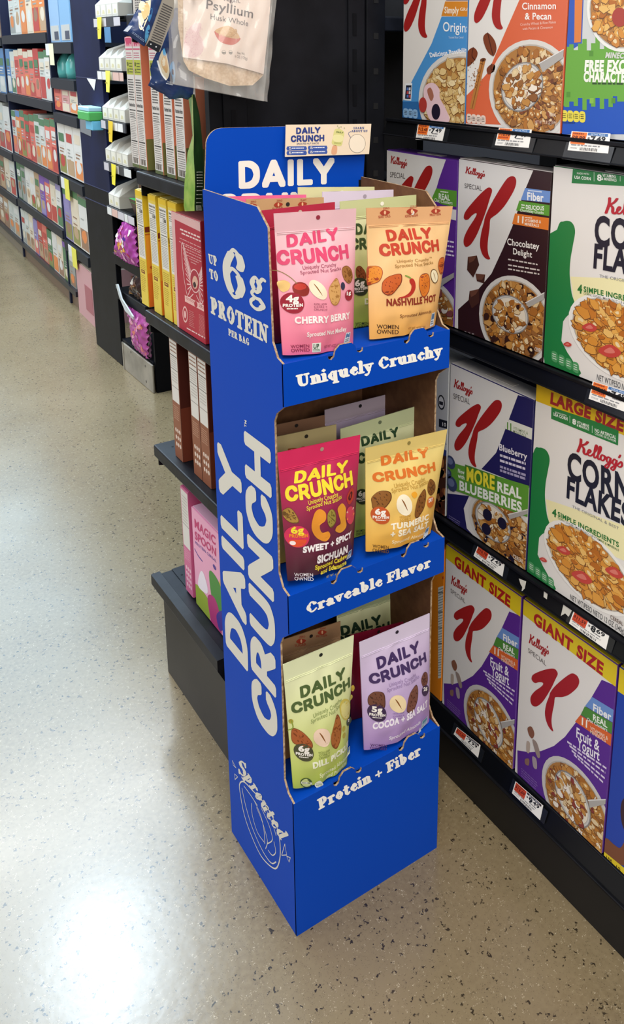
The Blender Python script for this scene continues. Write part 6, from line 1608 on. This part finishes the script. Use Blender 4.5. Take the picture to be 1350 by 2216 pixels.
def candy_bag(label, P, y, cols, seed):
    r = thing('candy_bag', label, 'candy bag', (y + .03, sum(p[0] for p in P) / len(P) * -1, min(p[1] for p in P)))
    rnd = random.Random(seed); g = MB()
    fc = faceX(y); cx_ = sum(p[0] for p in P) / len(P); cy_ = sum(p[1] for p in P) / len(P)
    def pil(p):
        d = min(((p[0] - (a_[0] + (b_[0] - a_[0]) * k)) ** 2 + (p[1] - (a_[1] + (b_[1] - a_[1]) * k)) ** 2) for a_, b_ in zip(P, P[1:] + P[:1]) for k in [i / 6 for i in range(6)]) ** .5
        return .03 * min(1, d / .05) ** .6 + .004 * math.sin(p[0] * 130) * math.sin(p[1] * 110)
    a = Art(fc, g, IDP, pil, .2); a.fill(P, cols[0], 0); Art(fc, g, IDP, lambda p: -.4 * pil(p) - .002, .2).fill(P, cols[0], 0)
    a = Art(fc, g, IDP, pil, .15)
    for i in range(48):
        k = rnd.uniform(.05, .88); q = P[rnd.randrange(len(P))]; x_, z_ = cx_ + (q[0] - cx_) * k, cy_ + (q[1] - cy_) * k; s_ = rnd.uniform(.008, .02)
        a.fill([(x_ + s_ * rnd.uniform(.5, 1) * math.cos(t), z_ + s_ * rnd.uniform(.5, 1) * math.sin(t)) for t in [j * 1.05 for j in range(6)]], rnd.choice(cols[1:]), 8 + i * .2)
    g.build('wrapper', r)
candy_bag('purple and pink candy bag spilling over a low shelf of the far bay', [(-2.79, .545), (-2.72, .66), (-2.62, .72), (-2.50, .70), (-2.48, .545), (-2.62, .535)], .655, ('#a03a90', '#e08ac8', '#f0c8e0', '#d8983c', '#e9b860', '#5a2ca0', '#b82c5c', '#f4eef4'), 3)
candy_bag('brown candy bag with white stripes on the second lowest shelf of the far bay', [(-2.70, .385), (-2.66, .46), (-2.56, .51), (-2.48, .49), (-2.48, .385)], .68, ('#2c1814', '#7a5634', '#c9c4b8', '#3e221a', '#a07a48', '#5a3020'), 4)
candy_bag('pink wrapper bag hanging upright above the metal kick plate', [(-2.70, .335), (-2.66, .145), (-2.49, .14), (-2.47, .30), (-2.52, .345)], .672, ('#a84a90', '#d488b8', '#b85a9c', '#e0a0b8', '#d87a6a', '#c870b0'), 5)
g = MB(); g.prism([(.648, 2.81, .40), (.64, 2.76, .412), (.635, 2.70, .36), (.63, 2.55, .318), (.635, 2.56, .30), (.64, 2.68, .31), (.645, 2.76, .35)], (.006, 0, 0), M('#cfd6d8', .4)); tag(g.build('paper_flap', off=V3((.64, 2.7, .35))), 'torn white flap hanging over the low shelf lip of the far bay', 'paper flap')
g = MB(); g.prism([(.6638, 3.06, 1.285), (.6638, 2.93, 1.283), (.6638, 2.965, 1.235)], (.001, 0, 0), M('#e6e6e4', .5)); tag(g.build('sticker', off=V3((.6638, 3, 1.27))), 'white triangular sticker on the dark front panel', 'sticker')
g = MB(); g.prism([(.6634, 3.20, 1.17), (.6634, 3.12, 1.145), (.6634, 3.05, 1.10), (.6634, 3.06, 1.03), (.6634, 3.22, 1.04)], (.002, 0, 0), M('#7b7d80', .5)); tag(g.build('sign_card', off=V3((.6634, 3.14, 1.08))), 'grey card fixed to the dark front panel', 'card')
bx = thing('carton', 'small green and light blue pack jutting from the dark front panel', 'pack', (.62, 2.94, 1.11))
g = MB(); g.box(.60, .662, 2.86, 3.02, 1.112, 1.150, M('#4fae5a', .4), .004); g.build('lower_band', bx); g = MB(); g.box(.602, .662, 2.865, 3.015, 1.150, 1.17, M('#a9d4ea', .4), .004); g.build('upper_band', bx)
g = MB(); g.box(.612, .662, 2.86, 2.95, 1.072, 1.111, M('#6fc0e4', .4), .003); g.build('hanging_label', bx)

# ================================================================== FAR WALL OF PACKAGED FOOD
A0 = V3((.762, 3.879, 0)); AD = V3((.0487, .9988, 0)).normalized(); AN = V3((-AD.y, AD.x, 0))
def W(s_, n_, z_): return A0 + AD * s_ + AN * n_ + V3((0, 0, z_))
def wbox(g, s0, s1, n0, n1, z0, z1, mat):
    c = [W(s_, n_, z_) for z_ in (z0, z1) for s_, n_ in ((s0, n0), (s1, n0), (s1, n1), (s0, n1))]
    g.add(c, [[0, 1, 2, 3], [7, 6, 5, 4], [0, 4, 5, 1], [1, 5, 6, 2], [2, 6, 7, 3], [3, 7, 4, 0]], mat)
u4 = thing('shelf_unit', 'long far wall of dark shelves full of packaged food along the aisle', 'shelving', W(1.2, -.3, 0))
GREYD = M('#24262c', .45, spec=.2)
def wpart(name, *boxes):
    g = MB()
    for b_ in boxes: wbox(g, *b_)
    o = g.build(name, u4); return o
wpart('back_panel', (-.5, 5, -.46, -.44, 0, 2.3, BLACKD))
wpart('kick_plate', (-.02, 1.62, -.03, -.012, 0, .085, M('#7a6552', .45)), (1.66, 5, -.03, -.012, 0, .085, M('#8a8070', .45)))
wpart('base_deck', (-.02, 5, -.44, .012, .085, .115, M('#14151c', .35)))
for s_ in (.195, 1.60, 3.0): wpart('upright', (s_ - .012, s_ + .012, -.44, .0, 0, 2.3, M('#1a1f36', .45, spec=.2)))
for z_, a_, b_ in ((.425, .2, 1.58), (.735, .2, 1.58), (1.135, .2, 1.58), (1.50, .2, 1.58), (.41, 1.62, 5), (.72, 1.62, 5), (1.12, 1.62, 5), (1.49, 1.62, 5), (.375, -.36, .19), (.745, -.36, .19), (1.085, -.36, .19), (1.265, -.36, .19), (1.445, -.36, .19)):
    wpart('shelf', (a_, b_, -.44, -.004, z_ - .02, z_, GREYD), (a_ + .01, b_ - .01, -.006, .008, z_ - .055, z_ - .004, GREYD))
CN = {'coral': '#d87263', 'orange': '#dd8547', 'pale': '#c9cdc6', 'cream': '#dccfb8', 'red': '#b8433c', 'green': '#4f7a54', 'grey': '#9a9d98', 'brown': '#96735a', 'lilac': '#8f86b8', 'purple': '#7a52a8', 'blue': '#5b86b4', 'white': '#dad8d2', 'tan': '#b89a78', 'olive': '#8a8a4a', 'pink': '#cf9a98'}
def wpack(label, s0, w_, z0, h_, body, bandc, blob, group, seed, depth=.14):
    r = thing('food_box', label, 'food box', W(s0 + w_ / 2, -.08, z0), group)
    g = MB(); wbox(g, s0, s0 + w_, -.006 - depth, -.006, z0, z0 + h_, M(CN[body], .45)); g.build('carton', r)
    g = MB(); fc = Face(W(0, -.0055, 0), -AD, (0, 0, 1)); a = Art(fc, g, IDP, rough=.4)
    R = lambda u, v: (-(s0 + w_) + w_ * u, z0 + h_ * v)
    q = lambda u0, u1, v0, v1, c, L: a.fill([R(u0, v0), R(u1, v0), R(u1, v1), R(u0, v1)], c, L)
    rnd = random.Random(seed)
    if bandc: q(.0, 1, .86, 1, CN[bandc], 2); 
    v = rnd.uniform(.3, .5)
    q(.06, .94, .03, v, CN[blob], 3)
    a.fill(catmull([R(.5 + .34 * math.cos(t) * rnd.uniform(.7, 1), v * .7 + .14 * math.sin(t) * rnd.uniform(.7, 1)) for t in [k * .9 for k in range(7)]], 3), CN[rnd.choice(('tan', 'cream', 'red', 'brown', 'orange', 'white'))], 5)
    q(.14, .86, .62, .78, CN[rnd.choice(('white', 'cream', 'red', 'green', body))], 4)
    for k in range(3): q(.2, rnd.uniform(.5, .85), v + .05 + k * .06, v + .075 + k * .06, CN[rnd.choice(('grey', 'brown', 'white'))], 4)
    g.build('front_print', r)
    return r
nth = ('first', 'second', 'third', 'fourth', 'fifth', 'sixth', 'seventh', 'eighth', 'ninth', 'tenth', 'eleventh', 'twelfth')
def prow(rowname, s0, s1, z0, h, specs, sd):
    """specs run from the near end (small s) to the far end"""
    n_ = len(specs); w_ = (s1 - s0) / n_
    for i, sp in enumerate(specs):
        b_, bc, bl_ = (sp.split() + [None, None])[:3]
        bc = None if bc in ('-', None) else bc
        wpack('%s%s food box, %s from the near end, %s' % (b_, ' ' + bc + '-topped' if bc else '', nth[i], rowname), s0 + i * w_ + .003, w_ - .006, z0, h * (1 - .03 * ((i * 7 + sd) % 3)), b_, bc, bl_ or 'cream', rowname, sd * 31 + i)
prow('bottom far wall row', .03, 1.58, .1155, .245, ['grey - brown', 'green purple olive', 'cream - brown', 'white - orange', 'green - olive', 'coral - tan', 'red - tan', 'lilac - coral', 'cream - tan', 'pale - tan', 'pale - grey'], 1)
prow('second far wall row', .215, 1.58, .426, .262, ['white lilac green', 'cream grey red', 'coral purple red', 'purple - lilac', 'tan - olive', 'white - olive', 'white - cream', 'grey green grey', 'green green grey'], 2)
prow('third far wall row', .215, 1.58, .736, .30, ['coral green red', 'coral green orange', 'pale green orange', 'pale green tan', 'coral green red', 'red green coral', 'coral green olive', 'orange blue red', 'pale green coral'], 3)
prow('eye level far wall row', .215, 1.58, 1.136, .28, ['white green pale', 'pale green red', 'red - coral', 'coral cream red', 'coral cream orange', 'coral cream coral', 'coral cream red', 'pale - green', 'blue - pale'], 4)
prow('top far wall row', .215, 1.30, 1.501, .34, ['orange - tan', 'orange - red', 'cream coral cream', 'orange red orange', 'pale - white', 'pale - grey'], 5)
prow('low row past the far wall divider', 1.66, 2.7, .1155, .26, ['pale - tan', 'pale - grey', 'tan - brown', 'brown - tan', 'brown - orange'], 6)
prow('second row past the far wall divider', 1.66, 2.7, .411, .26, ['pale - red', 'cream - grey', 'brown - tan', 'tan - brown', 'brown - tan'], 7)
prow('third row past the far wall divider', 1.66, 2.9, .721, .33, ['white - red', 'pale - red', 'orange - brown', 'brown - tan', 'cream - brown'], 8)
prow('eye level row past the far wall divider', 1.66, 2.9, 1.121, .30, ['blue - pale', 'pale - blue', 'cream - tan', 'white - grey', 'tan - brown'], 9)
prow('top row past the far wall divider', 1.66, 2.9, 1.491, .34, ['brown - grey', 'purple - brown', 'grey - olive', 'brown - grey', 'cream - tan'], 10)
prow('low row beside the dark panel', -.35, .185, .386, .30, ['white green brown', 'cream green olive', 'lilac green olive'], 11)
prow('middle row beside the dark panel', -.35, .185, .756, .30, ['white - orange', 'white - tan', 'white - olive'], 12)
prow('upper row beside the dark panel', -.35, .185, 1.096, .145, ['cream green orange', 'pink green cream', 'coral green red'], 13)
for i, (s0, hx, lb) in enumerate(((-.30, '#7fa9cc', 'near'), (-.06, '#8fb0d0', 'far'))):
    r = thing('food_box', 'pale blue box on the top shelf of the end bay, %s one' % lb, 'food box', W(s0 + .1, -.1, 1.446)); g = MB(); wbox(g, s0, s0 + .22, -.2, -.01, 1.446, 1.75, M(hx, .45)); g.build('carton', r)
    g = MB(); wbox(g, s0 + .02, s0 + .2, -.0098, -.0085, 1.455, 1.53, M('#b9b9b4', .5)); wbox(g, s0 + .03, s0 + .12, -.0088, -.0075, 1.46, 1.5, M('#474c5a', .5)); g.build('front_print', r)
def bottle(label, s_, tilt):
    r = thing('bottle', label, 'bottle', W(s_, -.06, 1.266)); g = MB()
    prof_ = [(0, 0), (.045, 0), (.05, .03), (.05, .075), (.034, .11), (.016, .125), (.016, .14), (0, .14)]
    n_ = 14; vs = []; fc_ = []
    for rr, zz in prof_:
        for k in range(n_): t = 6.2832 * k / n_; vs.append(W(s_ + rr * math.cos(t) + tilt * zz, -.06 + rr * math.sin(t), 1.266 + zz))
    for j in range(len(prof_) - 1):
        for k in range(n_): o = j * n_; fc_.append([o + k, o + (k + 1) % n_, o + n_ + (k + 1) % n_, o + n_ + k])
    g.add(vs, fc_, M('#5cb8b4', .15, spec=.7), True); g.build('glass_body', r)
    g = MB(); g.cyl(W(s_ + tilt * .14, -.06, 1.405), W(s_ + tilt * .16, -.06, 1.425), .017, M('#dff0f0', .3)); g.build('cap', r)
bottle('turquoise bottle on the end bay shelf, far one', .07, 0); bottle('turquoise bottle on the end bay shelf, near leaning one', -.12, -.12)
for i, (s_, z_, lb) in enumerate(((.08, 1.44, 'below the pale blue boxes of the end bay'), (-.02, .74, 'on the middle shelf edge of the end bay'), (-.06, .37, 'on the low shelf edge of the end bay'))):
    g = MB(); wbox(g, s_ - .05, s_ + .05, .010, .012, z_ - .11, z_, M('#e4dc58' if i else '#e9e4c0', .5)); wbox(g, s_ + .05, s_ + .13, .010, .012, z_ - .06, z_, M('#dcdcdc', .5)); tag(g.build('sale_tag', off=W(s_, .01, z_)), 'yellow and white sale tag ' + lb, 'price tag')
r = thing('carton', 'large pink carton standing on the floor beside the tall dark panel', 'carton', W(-.2, -.1, 0)); g = MB(); wbox(g, -.36, -.02, -.25, 0.0, 0.0, .29, M('#c99a9c', .5)); g.build('carton_body', r)
g = MB(); wbox(g, -.35, -.2, .0005, .0018, .06, .2, M('#a8666c', .5)); g.build('front_print', r); g = MB(); wbox(g, -.355, -.025, -.245, -.005, .2905, .293, M('#d9cdbc', .5)); g.build('top_flap', r)
